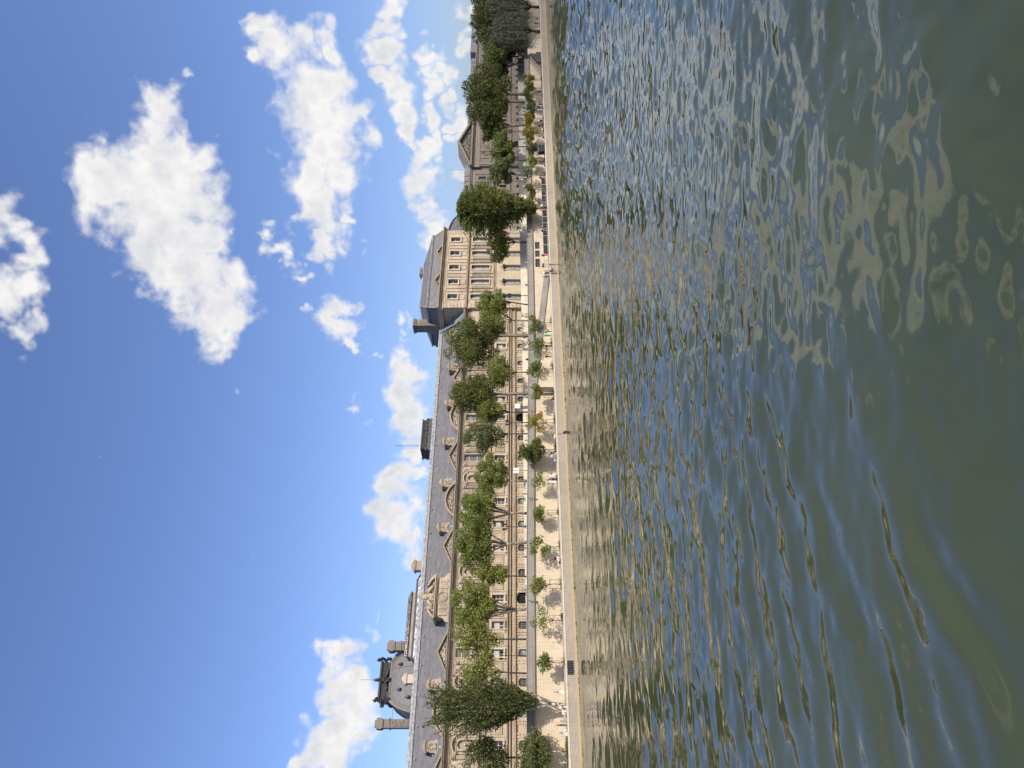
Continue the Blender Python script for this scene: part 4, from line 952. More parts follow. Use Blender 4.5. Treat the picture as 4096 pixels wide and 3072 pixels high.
def far_wing():
    X0, X1, Y0 = 151.0, 300.0, 143.0
    t = thing('far_wing', 'grey far palace wing, shade painted into its stone, with oval-topped windows behind the street trees', 'palace', (220, Y0, 6))
    px0, px1 = 179.4, 200.4
    wx = [x for x in [153.4 + 3.55 * i for i in range(42)] if not (px0 - 1.2 < x < px1 + 1.2) and x < X1 - 1]
    opens = []
    for x in wx:
        opens += [(x - .58, x + .58, 17.9, 20.1, .5), (x - .55, x + .55, 11.9, 13.9, .5)]
        opens += [(x - .48, x + .48, 7.3, 8.7, 0)]
    b = MB(); facade(b, X0, px0, 5, 23, Y0, [o for o in opens if o[0] < px0]); facade(b, px1, X1, 5, 23, Y0, [o for o in opens if o[0] > px1])
    b.quad((X1, Y0, 5), (X1, 157, 5), (X1, 157, 23), (X1, Y0, 23)); b.quad((X1, 157, 5), (X0, 157, 5), (X0, 157, 23), (X1, 157, 23)); b.quad((X0, 157, 5), (X0, Y0, 5), (X0, Y0, 23), (X0, 157, 23))
    wall_mb = b
    for x in wx:
        window('oval', t, x, Y0 + .44, 17.9)
    for x in wx[:44]: window('hooded', t, x, Y0 + .44, 7.3)
    s = MB()
    s.run([(Y0 + .05, 21.2), (Y0 - .1, 21.2), (Y0 - .12, 22.0), (Y0 - .4, 22.1), (Y0 - .55, 22.5), (Y0 - .8, 22.6), (Y0 - .8, 22.85), (Y0 + .05, 22.9)], X0, X1)
    s.run([(Y0 + .05, 16.6), (Y0 - .2, 16.6), (Y0 - .25, 16.95), (Y0 + .05, 17.0)], X0, X1)
    s.run([(Y0 + .05, 10.6), (Y0 - .3, 10.6), (Y0 - .35, 11.0), (Y0 - .15, 11.1), (Y0 - .15, 11.3), (Y0 + .05, 11.32)], X0, X1)
    put('cornice', s, MAT['old_stone'], t)
    for x in wx:
        d = MB(); d.box(x - .85, x - .60, Y0 - .16, Y0 + .02, 17.7, 20.35); d.box(x + .60, x + .85, Y0 - .16, Y0 + .02, 17.7, 20.35); d.box(x - .85, x + .85, Y0 - .2, Y0 + .02, 20.3, 20.5); d.box(x - .9, x + .9, Y0 - .24, Y0 + .02, 17.45, 17.71)
        put('window_surround', d, MAT['old_stone'], t)
        d = MB(); d.prism([(x - .85, 8.75), (x + .85, 8.75), (x, 9.5)], Y0 - .35, Y0 + .02); put('window_hood', d, MAT['old_stone'], t)
        for za, zb in ((11.35, 16.55), (17.05, 21.15)): wall_mb.box(x + 1.5, x + 2.05, Y0 - .2, Y0 + .02, za, zb)
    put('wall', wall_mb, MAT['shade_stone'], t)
    r = MB(); r.box(X0 + 12, px0 + 2, 143.4, 156.5, 22.9, 24.5); r.box(px1 - 2, 239, 143.4, 156.5, 22.9, 24.45); r.box(242, 258, 142.9, 156.5, 22.9, 24.9); r.box(258, 300, 143.4, 156.5, 22.9, 24.3)
    x = X0 + 13; r.cur = 1
    while x < 238:
        if not (px0 - 1 < x < px1 - 2): r.box(x, x + 1.1, 143.25, 143.39, 23.1, 24.3)
        x += 2.4
    roof = put('roof', r, [MAT['lead'], MAT['shade_stone']], t)
    # slate hip between the tall pavilion and the wing
    h = MB(); h.prism([(X0 + .05, 22.9), (165.5, 22.9), (164.5, 24.6), (158.5, 28.0), (X0 + .05, 29.2)], 147, 156); put('hip_roof', h, MAT['slate'], t)
    h = MB(); h.tube([(X0 + .2, 147, 29.3), (158.5, 147, 28.1), (161, 147, 27.2), (163.2, 147, 25.8), (165, 147, 24.7)], .3, 6); put('hip_ridge', h, MAT['soot_stone'], t)
    # the central frontispiece with its big pediment
    f = MB(); Yp = 142.2
    f.box(px0, px1, Yp, 156, 5, 22.8)
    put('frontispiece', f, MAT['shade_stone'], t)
    p = MB()
    p.run([(Yp + .05, 19.9), (Yp - .15, 19.9), (Yp - .2, 20.4), (Yp - .05, 20.45), (Yp - .05, 21.6), (Yp - .3, 21.7), (Yp - .7, 22.2), (Yp - 1.0, 22.3), (Yp - 1.0, 22.8), (Yp + .05, 22.85)], px0 - .6, px1 + .6)
    xc = (px0 + px1) / 2; hw = (px1 - px0) / 2 + .9
    p.prism([(xc - hw, 22.86), (xc - hw + 1.3, 22.86), (xc, 26.35), (xc + hw - 1.3, 22.86), (xc + hw, 22.86), (xc, 27.0)], Yp - 1.1, Yp + 5)
    p.prism([(xc - hw + 1.0, 22.87), (xc + hw - 1.0, 22.87), (xc, 26.5)], Yp + .2, Yp + 4)
    pd = put('pediment', p, MAT['old_stone'], t)
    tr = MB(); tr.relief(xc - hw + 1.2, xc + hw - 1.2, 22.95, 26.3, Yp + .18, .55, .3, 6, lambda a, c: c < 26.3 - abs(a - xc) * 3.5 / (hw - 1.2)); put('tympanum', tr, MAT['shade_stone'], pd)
    o = MB()
    for dx in (-9.6, -6.6, -3.2, 3.2, 6.6, 9.6): o.box(xc + dx - .42, xc + dx + .42, Yp - .22, Yp + .02, 10.8, 19.88)
    ring = lambda cx, cz, r_, th: o.tube([(cx + r_ * cos(2 * pi * i / 18), Yp - .06, cz + r_ * sin(2 * pi * i / 18)) for i in range(19)], th, 6)
    for dx in (-4.95, 4.95): ring(xc + dx, 18.5, .95, .16); ring(xc + dx, 18.5, .5, .14)
    for i, ((xa, za), (xb, zb)) in enumerate(zip(arch_pts(xc - 2.2, xc + 2.2, 17.1, 2.2, 12)[:-1], arch_pts(xc - 2.2, xc + 2.2, 17.1, 2.2, 12)[1:])): o.tube([(xa, Yp - .1, za), (xb, Yp - .1, zb)], .2, 6)
    o.relief(xc - 1.9, xc + 1.9, 17.1, 19.1, Yp - .01, .25, .25, 3, lambda a, c: (a - xc) ** 2 + (c - 17.1) ** 2 < 3.4)
    o.run([(Yp + .02, 16.4), (Yp - .25, 16.4), (Yp - .3, 16.9), (Yp + .02, 16.95)], px0, px1); o.run([(Yp + .02, 10.3), (Yp - .3, 10.3), (Yp - .3, 10.8), (Yp + .02, 10.8)], px0, px1)
    put('pilasters', o, MAT['old_stone'], t)
    w = MB(); w.box(xc - 1.4, xc + 1.4, Yp - .03, Yp + .3, 5.5, 8.6); w.prism([(px, pz) for px, pz in arch_pts(xc - 1.4, xc + 1.4, 8.6, 1.4, 10)][::-1], Yp - .03, Yp + .3); put('portal', w, MAT['dark_void'], t)
    sc = MB()
    for a, b_ in (((176, 146, 24.5), (176, 146, 26.2)), ((173.6, 146, 24.5), (173.6, 146, 26.0)), ((176, 146, 26.1), (173.6, 146, 26.0)), ((176, 146, 25.2), (172.5, 146, 25.0))): sc.tube([a, b_], .04, 4)
    put('roof_railing', sc, MAT['steel'], roof)
    m = MB(); m.tube([(187.3, 150, 26), (187.3, 150, 30.6)], .045, 4); m.tube([(225.0, 150, 24.4), (225.0, 150, 26.5)], .05, 4); put('mast', m, MAT['steel'], t)
far_wing()

def domed_pavilion():
    xc, yc, a, dp = 46.6, 212.0, 8.3, 7.2
    t = thing('domed_pavilion', 'distant pavilion with square grey dome and dark ornamented crest behind the gallery roof', 'palace', (xc, yc, 5))
    b = MB(); b.box(xc - 11, xc + 11, yc - 9.5, yc + 9.5, 5, 33); put('wall', b, MAT['old_stone'], t)
    prof = [(1.08, 33.0), (1.06, 35.0), (1.02, 37.0), (.95, 38.8), (.86, 40.4), (.76, 41.7), (.66, 42.6), (.60, 43.0)]
    d = MB()
    for (s0, z0), (s1, z1) in zip(prof[:-1], prof[1:]):
        A = [(xc - a * s0, yc - dp * s0), (xc + a * s0, yc - dp * s0), (xc + a * s0, yc + dp * s0), (xc - a * s0, yc + dp * s0)]
        B = [(xc - a * s1, yc - dp * s1), (xc + a * s1, yc - dp * s1), (xc + a * s1, yc + dp * s1), (xc - a * s1, yc + dp * s1)]
        for i in range(4): j = (i + 1) % 4; d.quad((*A[i], z0), (*A[j], z0), (*B[j], z1), (*B[i], z1))
    dome = put('dome', d, MAT['slate'], t)
    for sx in (-1, 1):
        for sy in (-1, 1): rb = MB(); rb.tube([(xc + sx * a * s, yc + sy * dp * s, z) for s, z in prof], .42, 7); put('dome_rib', rb, MAT['chimney_stone'], dome)
        rb = MB(); rb.tube([(xc + sx * a * .97 * (s - .10), yc - dp * s - .05, z) for s, z in prof], .18, 6); put('dome_rib', rb, MAT['chimney_stone'], dome)
    rb = MB(); rb.tube([(xc - a * .6, yc - dp * .6, 43), (xc + a * .6, yc - dp * .6, 43)], .35, 6); put('dome_rib', rb, MAT['chimney_stone'], dome)
    rb = MB(); rb.tube([(xc + 2.2 + s * .8, yc - dp * s - .08, z) for s, z in prof], .14, 5); put('dome_rib', rb, MAT['chimney_stone'], dome)
    for dx, z in ((-2.9, 40.2), (3.6, 40.4), (-5.0, 37.6)):
        s = float(np.interp(z, [q[1] for q in prof], [q[0] for q in prof])); m = MB(); y = yc - dp * s
        m.lathe((xc + dx, y - .15, z - .5), [(.45, 0), (.5, .35), (.38, .75), (.15, 1.0), (.05, 1.35)], 9); put('roof_vent', m, MAT['dark_bronze'], dome)
    c = MB(); e, f = a * .60, dp * .60
    c.box(xc - e, xc + e, yc - f, yc + f, 43.0, 43.5); c.box(xc - e + .3, xc + e - .3, yc - f + .3, yc + f - .3, 43.5, 45.7); c.box(xc - e - .25, xc + e + .25, yc - f - .25, yc + f + .25, 45.7, 46.15)
    for i in range(22): x = xc - e + .4 + i * (2 * e - .8) / 21; c.box(x - .09, x + .09, yc - f + .08, yc - f + .28, 44.1, 45.6)
    crest = put('crest', c, MAT['dark_bronze'], t)
    rnd = random.Random(4); orn = lambda o: put('ornament', o, MAT['dark_bronze'], crest)
    for sx in (-1, 1):
        o = MB()
        for k in range(7): o.blob((xc + sx * (e + .1 + rnd.uniform(-.3, .5)), yc - f + rnd.uniform(-.5, .3), 43.0 + k * .55), (.5, .45, .42), k, .35, 7, 5)
        o.blob((xc + sx * (e + .25), yc - f - .2, 46.7), (.45, .4, .5), 3, .3, 7, 5); o.lathe((xc + sx * (e + .2), yc - f, 46.2), [(.3, 0), (.35, .5), (.12, .9), (.06, 1.4)], 7); orn(o)
        o = MB(); o.blob((xc + sx * e, yc + f, 46.3), (.45, .4, .6), 6, .3, 7, 5); orn(o)
        o = MB(); o.tube([(xc + sx * (.3 + .35 * k), yc - f - .15, 44.9 - .35 * k + .03 * k * k) for k in range(8)], [.32, .30, .28, .25, .24, .24, .26, .28], 7); orn(o)
    for k in range(5): o = MB(); o.blob((xc - e - .35, yc - f + 1 + k * 1.6, 43.4 + .3 * (k % 2)), (.4, .5, .55), k + 9, .35, 7, 5); orn(o)
    o = MB()
    for k in range(4): o.blob((xc, yc - f - .3, 43.4 + k * .75), (.75, .4, .5), k + 20, .35, 8, 5)
    o.lathe((xc, yc - f, 46.1), [(.4, 0), (.55, .3), (.35, .7), (.5, 1.0), (.2, 1.35), (.08, 1.7), (.03, 2.3)], 9); orn(o)
    m = MB(); m.tube([(xc + 1.0, yc, 46), (xc + 1.0, yc, 52.0)], .05, 4); m.tube([(xc - 7.8, yc - 5.6, 41.6), (35.5, 205.5, 41.4)], .05, 4); put('mast', m, MAT['iron'], t)
    def stack(x, y, w, zt, zb):
        b = MB(); b.box(x - w / 2, x + w / 2, y - w / 2, y + w / 2, zb, zt - 2.2); b.box(x - w / 2 - .2, x + w / 2 + .2, y - w / 2 - .2, y + w / 2 + .2, zt - 4.0, zt - 3.7)
        b.prism([(x - w / 2, zt - 2.2), (x + w / 2, zt - 2.2), (x + w / 2 + .3, zt - 1.6), (x + w / 2 + .25, zt - .5), (x - w / 2 - .25, zt - .5), (x - w / 2 - .3, zt - 1.6)], y - w / 2 - .25, y + w / 2 + .25)
        b.box(x - w / 2 + .2, x + w / 2 - .2, y - w / 2 + .2, y + w / 2 - .2, zt - .5, zt); ch = put('chimney', b, MAT['chimney_stone'], t)
        r = MB(); r.relief(x - w / 2 + .15, x + w / 2 - .15, zb + .5, zt - 4.2, y - w / 2 - .01, .25, .3, int(x)); put('carving', r, MAT['chimney_stone'], ch)
    stack(35.1, 205, 2.1, 45.6, 30); stack(54.6, 205, 2.3, 44.3, 30); stack(57.5, 224, 2.0, 42.5, 30)
domed_pavilion()

def distant_pavilion():
    t = thing('distant_pavilion', 'far dark mansard roof with ornate crest and thin mast above the slate ridge', 'palace', (179, 305, 5))
    b = MB(); b.box(167, 191, 297, 315, 5, 42); put('wall', b, MAT['old_stone'], t)
    r = MB(); (a0, a1, c0, c1, z0), (e0, e1, g0, g1, z1) = (166.5, 191.5, 296.5, 315.5, 42), (172.0, 188.0, 301, 311, 51.5)
    r.add([(a0, c0, z0), (a1, c0, z0), (a1, c1, z0), (a0, c1, z0), (e0, g0, z1), (e1, g0, z1), (e1, g1, z1), (e0, g1, z1)], [(0, 1, 5, 4), (1, 2, 6, 5), (2, 3, 7, 6), (3, 0, 4, 7), (4, 5, 6, 7)])
    roof = put('roof', r, MAT['dark_bronze'], t)
    c = MB(); c.box(e0 - .4, e1 + .4, g0 - .4, g1 + .4, 51.5, 52.1); c.box(e0, e1, g0, g1, 52.1, 53.6); c.box(e0 - .4, e1 + .4, g0 - .4, g1 + .4, 53.6, 54.1)
    for i in range(26): x = e0 + .3 + i * .62; c.box(x - .12, x + .12, g0 - .25, g0 - .01, 52.1, 53.6)
    for i in range(9): c.blob((e0 - .3 + i * 2.08, g0 - .3, 51.3 + .5 * (i % 2)), (.6, .5, .7), i, .35, 7, 5)
    put('crest', c, MAT['soot_stone'], roof)
    m = MB(); m.tube([(176.5, 306, 54), (176.5, 306, 67)], .09, 4); put('mast', m, MAT['iron'], t)
distant_pavilion()
# ------------------------------------------------------------------ trees
def leaf_quads(P, D, L, Wd, rng, flat=0.0):
    """one small leaf-shaped quad per point P, long axis D, length L, width Wd"""
    n = len(P)
    R = rng.normal(size=(n, 3)); R -= (R * D).sum(1, keepdims=True) * D; R /= np.linalg.norm(R, axis=1, keepdims=True) + 1e-9
    a, b = D * L[:, None] * .5, R * Wd[:, None] * .5
    V = np.stack([P - a, P - a * .1 + b, P + a, P - a * .1 - b], 1).reshape(-1, 3)
    return V
def quads_mesh(name, V, mat):
    n = len(V) // 4
    me = bpy.data.meshes.new(name); me.vertices.add(len(V)); me.vertices.foreach_set('co', V.astype(np.float32).ravel())
    me.loops.add(len(V)); me.loops.foreach_set('vertex_index', np.arange(len(V), dtype=np.int32))
    me.polygons.add(n); me.polygons.foreach_set('loop_start', np.arange(0, len(V), 4, dtype=np.int32)); me.update(calc_edges=True)
    me.materials.append(MAT[mat]); return me
def unit(v): return v / (np.linalg.norm(v, axis=1, keepdims=True) + 1e-9)
def crown_clusters(rng, c, rx, ry, z0, z1, n, shape):
    out = []; H = z1 - z0
    for i in range(n):
        for _ in range(60):
            u = rng.uniform(-1, 1, 3)
            if (u ** 2).sum() < 1: break
        w = 1.0
        zz = (u[2] + 1) / 2
        if shape == 'cone': w = 1.15 - .75 * zz
        elif shape == 'vase': w = .55 + .6 * zz
        r = rng.uniform(.24, .42) * min(rx, H * .5) * (1.1 - .3 * abs(u[2]))
        out.append((c[0] + u[0] * rx * .84 * w, c[1] + u[1] * ry * .84 * w, z0 + r * .6 + zz * (H - r * 1.4), r))
    return out
def tree(name, label, cat, x, y, zg, dx, rx, z0, z1, leafmat, barkmat, seed, n=4200, size=.36, trunk_r=.22, shape='round', fork=None, group=None, ncl=None, airy=.0, stakes=0, lean=0.0, ryf=.85):
    rng = np.random.default_rng(seed); rnd = random.Random(seed)
    t = thing(name, label, cat, (x, y, zg), group)
    z0, z1 = z0 - zg - .05 * (z1 - z0), z1 - zg + .03 * (z1 - z0); H = z1 - z0
    n = int(n * (0.95 if stakes else 2.1)); rx *= 1.14 if stakes else (1.17 if x < 140 else 1.02); cl = crown_clusters(rng, (dx, 0), rx, rx * ryf, z0, z1, ncl or int(16 + rx * 3), shape)
    # trunk and limbs
    b = MB(); fk = fork if fork is not None else max(z0 * .55, z0 - 1.0)
    tr = trunk_r
    pts = [(0, 0, -.15), (lean * .3, 0, fk * .35), (lean * .7 + rnd.uniform(-.08, .08), 0, fk * .7), (lean, 0, fk)]
    b.tube(pts, [tr * 1.25, tr, tr * .9, tr * .8], 8)
    heads = sorted(cl, key=lambda q: -q[3])[:7 if tr > .08 else 4]
    for i, (cx, cy, cz, r) in enumerate(heads):
        m = ((lean + cx) * .5 + rnd.uniform(-.3, .3) * rx * .3, cy * .4, fk + (cz - fk) * .55)
        b.tube([(lean, 0, fk - .15), m, (cx, cy, cz)], [tr * .62, tr * .4, tr * .12], 6)
        for q in range(2):
            e = (cx + rnd.uniform(-1, 1) * r, cy + rnd.uniform(-1, 1) * r, cz + rnd.uniform(-.2, 1) * r); b.tube([m, e], [tr * .22, tr * .06], 4)
    local('trunk', b, MAT[barkmat], t)
    vol = np.array([q[3] ** 2.2 for q in cl]); cnt = (vol / vol.sum() * n).astype(int)
    P = []
    for (cx, cy, cz, r), k in zip(cl, cnt):
        u = unit(rng.normal(size=(k, 3))); rr = r * rng.uniform(.25, 1.0, k) ** .45 * rng.uniform(.9, 1.15 + airy, k)
        q = u * rr[:, None]; q[:, 2] *= .78
        # twigs make uneven tufts
        q += np.sin(q[:, [1, 2, 0]] * 5.1 / max(.4, r) + cx) * .13 * r
        P.append(q + (cx, cy, cz))
    P = np.concatenate(P)
    D = unit(rng.normal(size=P.shape) + (0, 0, -.25))
    L = size * rng.uniform(.6, 1.35, len(P)); V = leaf_quads(P, D, L, L * rng.uniform(.55, .85, len(P)), rng)
    put_c = local('crown', quads_mesh('crown', V, leafmat), None, t)
    for i in range(stakes):
        s = MB(); ox = (-.75, .75, .15)[i]; oy = (-.1, .1, -.35)[i]
        s.tube([(ox, oy, 0), (ox, oy, 2.05)], .045, 5); local('stake', s, MAT['stake_wood'] if (seed + i) % 3 else MAT['pale_wood'], t)
    if stakes > 1: s = MB(); s.box(-.78, .78, -.06, .06, 1.82, 1.95); local('crossbar', s, MAT['pale_wood'] if seed % 2 else MAT['stake_wood'], t)
    return t

# x, y, crown shift, crown half width, crown bottom z, crown top z, foliage, look
STREET = [
    (28.2, 0.3, 2.2, 11.3, 18.8, 'leaf_bright', 2300, .26, 'young pale-green street tree just right of the tall dark poplar, thin bare trunk', dict(fork=5.2, airy=.5, trunk_r=.14, lean=.3)),
    (33.6, 0.1, 3.0, 12.0, 20.1, 'leaf_bright', 3800, .28, 'light green street tree with straight slim trunk left of the largest sunlit one', dict(fork=5.8, airy=.35, trunk_r=.15)),
    (38.7, 0.7, 3.5, 11.9, 20.9, 'leaf_bright', 5200, .30, 'broad sunlit street tree with crooked forked trunk below the sculpted gable', dict(fork=2.6, trunk_r=.26, lean=-.3)),
    (44.2, 0.7, 2.0, 10.2, 18.2, 'leaf_bright', 2500, .27, 'narrow light green street tree between the crooked-trunk tree and a dense dark one', dict(fork=4.8, airy=.35, trunk_r=.14)),
    (50.5, -0.5, 3.8, 12.4, 20.7, 'leaf_plane', 6400, .30, 'dense plane tree on a leaning pale trunk, left of a pair whose crowns touch', dict(fork=4.6, trunk_r=.26, lean=-.5)),
    (56.0, 0.4, 3.7, 12.6, 20.7, 'leaf_plane', 6200, .30, 'dense plane tree with a trunk forking low, right of a pair whose crowns touch', dict(fork=4.0, trunk_r=.27)),
    (62.6, 1.1, 3.7, 10.6, 17.2, 'leaf_plane', 5200, .28, 'lower rounded plane tree in front of a statue niche, thin spotted trunk', dict(fork=4.2, trunk_r=.16)),
    (72.8, -0.5, 2.9, 11.3, 19.6, 'leaf_olive', 3300, .28, 'loose light olive street tree above the round dense quay bush', dict(fork=5.0, airy=.3, trunk_r=.13)),
    (77.8, 0.2, 2.7, 10.9, 17.9, 'leaf_plane', 4300, .28, 'small dense plane tree tucked under the tallest dark one, slim trunk', dict(fork=4.6, trunk_r=.15)),
    (82.3, -0.3, 4.5, 12.9, 23.8, 'leaf_dark', 7800, .31, 'tall dark plane tree with thick straight grey trunk reaching over the cornice', dict(fork=7.5, trunk_r=.34, lean=-.2, shape='cone')),
    (87.5, -0.2, 3.0, 9.8, 16.3, 'leaf_plane', 3800, .28, 'small airy plane tree low between two tall dark planes', dict(fork=3.6, airy=.35, trunk_r=.13)),
    (97.2, -2.0, 5.2, 12.6, 25.5, 'leaf_dark', 8600, .31, 'tallest dark plane tree just left of the corner pavilion, stout trunk', dict(fork=7.5, trunk_r=.36)),
    (101.3, 0.5, 4.6, 10.6, 17.8, 'leaf_plane', 5600, .29, 'low spreading plane tree hiding the foot of the pavilion corner', dict(fork=4.4, trunk_r=.18, lean=.2)),
    (105.8, 1.6, 3.0, 10.7, 18.4, 'leaf_plane', 4200, .28, 'plane tree on a thin leaning trunk in front of the pavilion quoins', dict(fork=4.6, trunk_r=.15, lean=.9)),
    (125.3, 0.4, 5.0, 10.3, 16.8, 'leaf_bright', 4000, .36, 'bright green street tree left of the big willow in front of the pavilion', dict(fork=3.8, trunk_r=.14)),
    (149.7, 1.1, 4.6, 9.9, 16.5, 'leaf_olive', 2600, .46, 'olive green street tree right of the big willow', dict(fork=3.5, trunk_r=.14)),
    (155.5, 2.1, 4.2, 9.3, 15.8, 'leaf_plane', 2600, .46, 'rounded plane tree left below the far pediment', dict(fork=3.6, trunk_r=.15)),
    (161.1, 1.8, 4.4, 9.6, 15.6, 'leaf_plane', 2600, .46, 'rounded plane tree centred below the far pediment', dict(fork=3.6, trunk_r=.15)),
    (170.6, 0.5, 5.2, 11.2, 19.9, 'leaf_dark', 3600, .50, 'dark plane tree with curved pale trunk right of the far pediment', dict(fork=4.8, trunk_r=.36, lean=-.6)),
    (181.0, -2.2, 6.0, 10.6, 24.6, 'leaf_dark', 4600, .54, 'very tall dark plane tree, the left trunk of a twin clump above the far roofline', dict(fork=6.0, trunk_r=.42)),
    (184.6, 4.0, 6.6, 10.3, 26.0, 'leaf_dark', 4600, .54, 'very tall dark plane tree, the right trunk of a twin clump above the far roofline', dict(fork=6.2, trunk_r=.46)),
    (199.3, 3.4, 7.4, 10.1, 19.2, 'leaf_plane', 3800, .54, 'wide olive green tree above the double staircase', dict(fork=4.0, trunk_r=.34)),
    (16.2, -0.1, 2.7, 10.2, 18.3, 'leaf_olive', 3600, .27, 'street tree at the left end of the view, crown half beyond the frame', dict(fork=4.5, airy=.3, trunk_r=.15)),
    (223.0, 0.0, 10.5, 11.0, 23.8, 'leaf_dark', 4400, .58, 'dark tree behind the grey willow at the far end of the quay', dict(fork=5.5, trunk_r=.4)),
    (240.0, 0.0, 11.5, 11.0, 24.5, 'leaf_dark', 3600, .58, 'dark tree farthest up the street beyond the grey willow', dict(fork=5.5, trunk_r=.4)),
]
for i, (x, dx, rx, z0, z1, lm, n, sz, lab, kw) in enumerate(STREET):
    tree('street_tree', lab, 'tree', x, 121.5, street_z(x), dx, rx, z0, z1, lm, 'dark_bark' if kw['trunk_r'] < .16 else 'plane_bark', 100 + i, n, sz, group='street trees along the parapet', **kw)
for i, (x, dx, h) in enumerate(((203.6, 0, 9.4), (206.2, .2, 9.0), (209.5, 0, 9.2), (213.0, .1, 9.5))):
    tree('street_tree', 'slim bare-trunked street tree %s below the wide olive crown' % ('closest to the staircase landing', 'second along from the landing', 'third along from the landing', 'farthest from the landing')[i], 'tree', x, 121.5, street_z(x), dx, 2.2, h, h + 6, 'leaf_olive', 'dark_bark', 150 + i, 1500, .36, trunk_r=.13, group='street trees along the parapet')

YOUNG = [
    (28.3, -.1, 1.3, 3.8, 6.6, 'leaf_fresh', 'small fresh green sapling above the drain grate in the quay wall'),
    (34.7, 0, 1.7, 3.8, 7.2, 'leaf_plane', 'thin open-branched sapling left of the pale wall ring, second from the tall poplar'),
    (40.5, -.2, 1.6, 3.9, 7.6, 'leaf_bright', 'yellowish green sapling with a ragged crown between two darker ones'),
    (46.9, -.2, 1.7, 3.4, 7.1, 'leaf_fresh', 'dense green sapling beside the seated person in a red cap'),
    (52.8, 0, 2.0, 3.8, 7.1, 'leaf_fresh', 'broad green sapling with one long side branch to the left'),
    (59.3, -.1, 1.6, 3.8, 6.6, 'leaf_plane', 'sparse sapling above the people in white clothes'),
    (65.5, .2, 2.5, 3.8, 9.2, 'leaf_dark', 'large round dense young tree, biggest of the quay saplings'),
    (71.2, .1, 2.0, 3.7, 7.6, 'leaf_yellow', 'bright yellow sapling in front of the red and white sign'),
    (77.6, 0, 1.7, 4.1, 6.7, 'leaf_plane', 'thin green sapling right of the yellow one by the sign'),
    (83.6, 0, 1.6, 3.8, 7.4, 'leaf_fresh', 'small green sapling at the top end of the ramp'),
    (89.5, 0, 2.0, 3.4, 7.5, 'leaf_fresh', 'full green sapling in front of the upper ramp, left of its twin'),
    (95.4, -.1, 2.0, 4.0, 7.3, 'leaf_fresh', 'full green sapling in front of the middle of the ramp'),
    (136.0, -.3, 2.1, 4.0, 7.3, 'leaf_dark', 'dark sapling right of the big willow behind the black panels'),
    (141.4, .2, 2.2, 4.2, 8.2, 'leaf_olive', 'wispy olive sapling at the right end of the black panel fence'),
    (146.6, .6, 2.2, 3.6, 6.8, 'leaf_plane', 'green sapling next right from the wispy olive one'),
    (152.3, 0, 2.5, 3.5, 6.8, 'leaf_olive', 'olive sapling left of two yellow ones'),
    (157.8, 0, 2.0, 3.6, 7.7, 'leaf_yellow', 'ragged yellow sapling, left of the two yellow ones below the far pediment'),
    (163.3, 0, 2.0, 3.8, 7.3, 'leaf_yellow', 'upright yellow sapling, right of the two yellow ones below the far pediment'),
    (167.6, .1, 2.3, 3.5, 6.4, 'leaf_dark', 'dark sapling right of the upright yellow one'),
    (172.9, .1, 2.4, 3.8, 7.3, 'leaf_dark', 'very dark rounded sapling beneath the twin plane clump'),
    (177.1, -.1, 1.7, 4.2, 6.7, 'leaf_dark', 'narrow dark sapling left of the farthest yellow one'),
    (181.5, 0, 2.5, 3.7, 7.2, 'leaf_yellow', 'farthest yellow sapling, left of the double staircase'),
]
for i, (x, dx, rx, z0, z1, lm, lab) in enumerate(YOUNG):
    big = i == 6
    tree('sapling', lab, 'young tree', x, 114.9, 1.88, dx, rx, z0, z1, lm, 'dark_bark', 200 + i, 3000 if big else (700 if i in (1, 5, 13) else 1300), .26 if x < 100 else .34, trunk_r=.06, fork=1.6,
         group='staked saplings along the quay', ncl=16 if big else 10, airy=.1 if big else .5, stakes=0 if big else (3 if i % 2 == 0 else 2))
tree('quay_tree', 'bushy olive quay tree on a white trunk at the left edge of the view', 'tree', 16.1, 114.9, 1.88, -.2, 3.2, 3.8, 9.5, 'leaf_olive', 'poplar_bark', 301, 4200, .25, trunk_r=.09, fork=2.2)

tree('quay_tree', 'second bushy quay tree just beyond the left edge of the view, shading the wall', 'tree', 10.8, 114.9, 1.88, 0, 3.4, 3.6, 11.5, 'leaf_olive', 'poplar_bark', 302, 3000, .3, trunk_r=.14, fork=2.0)

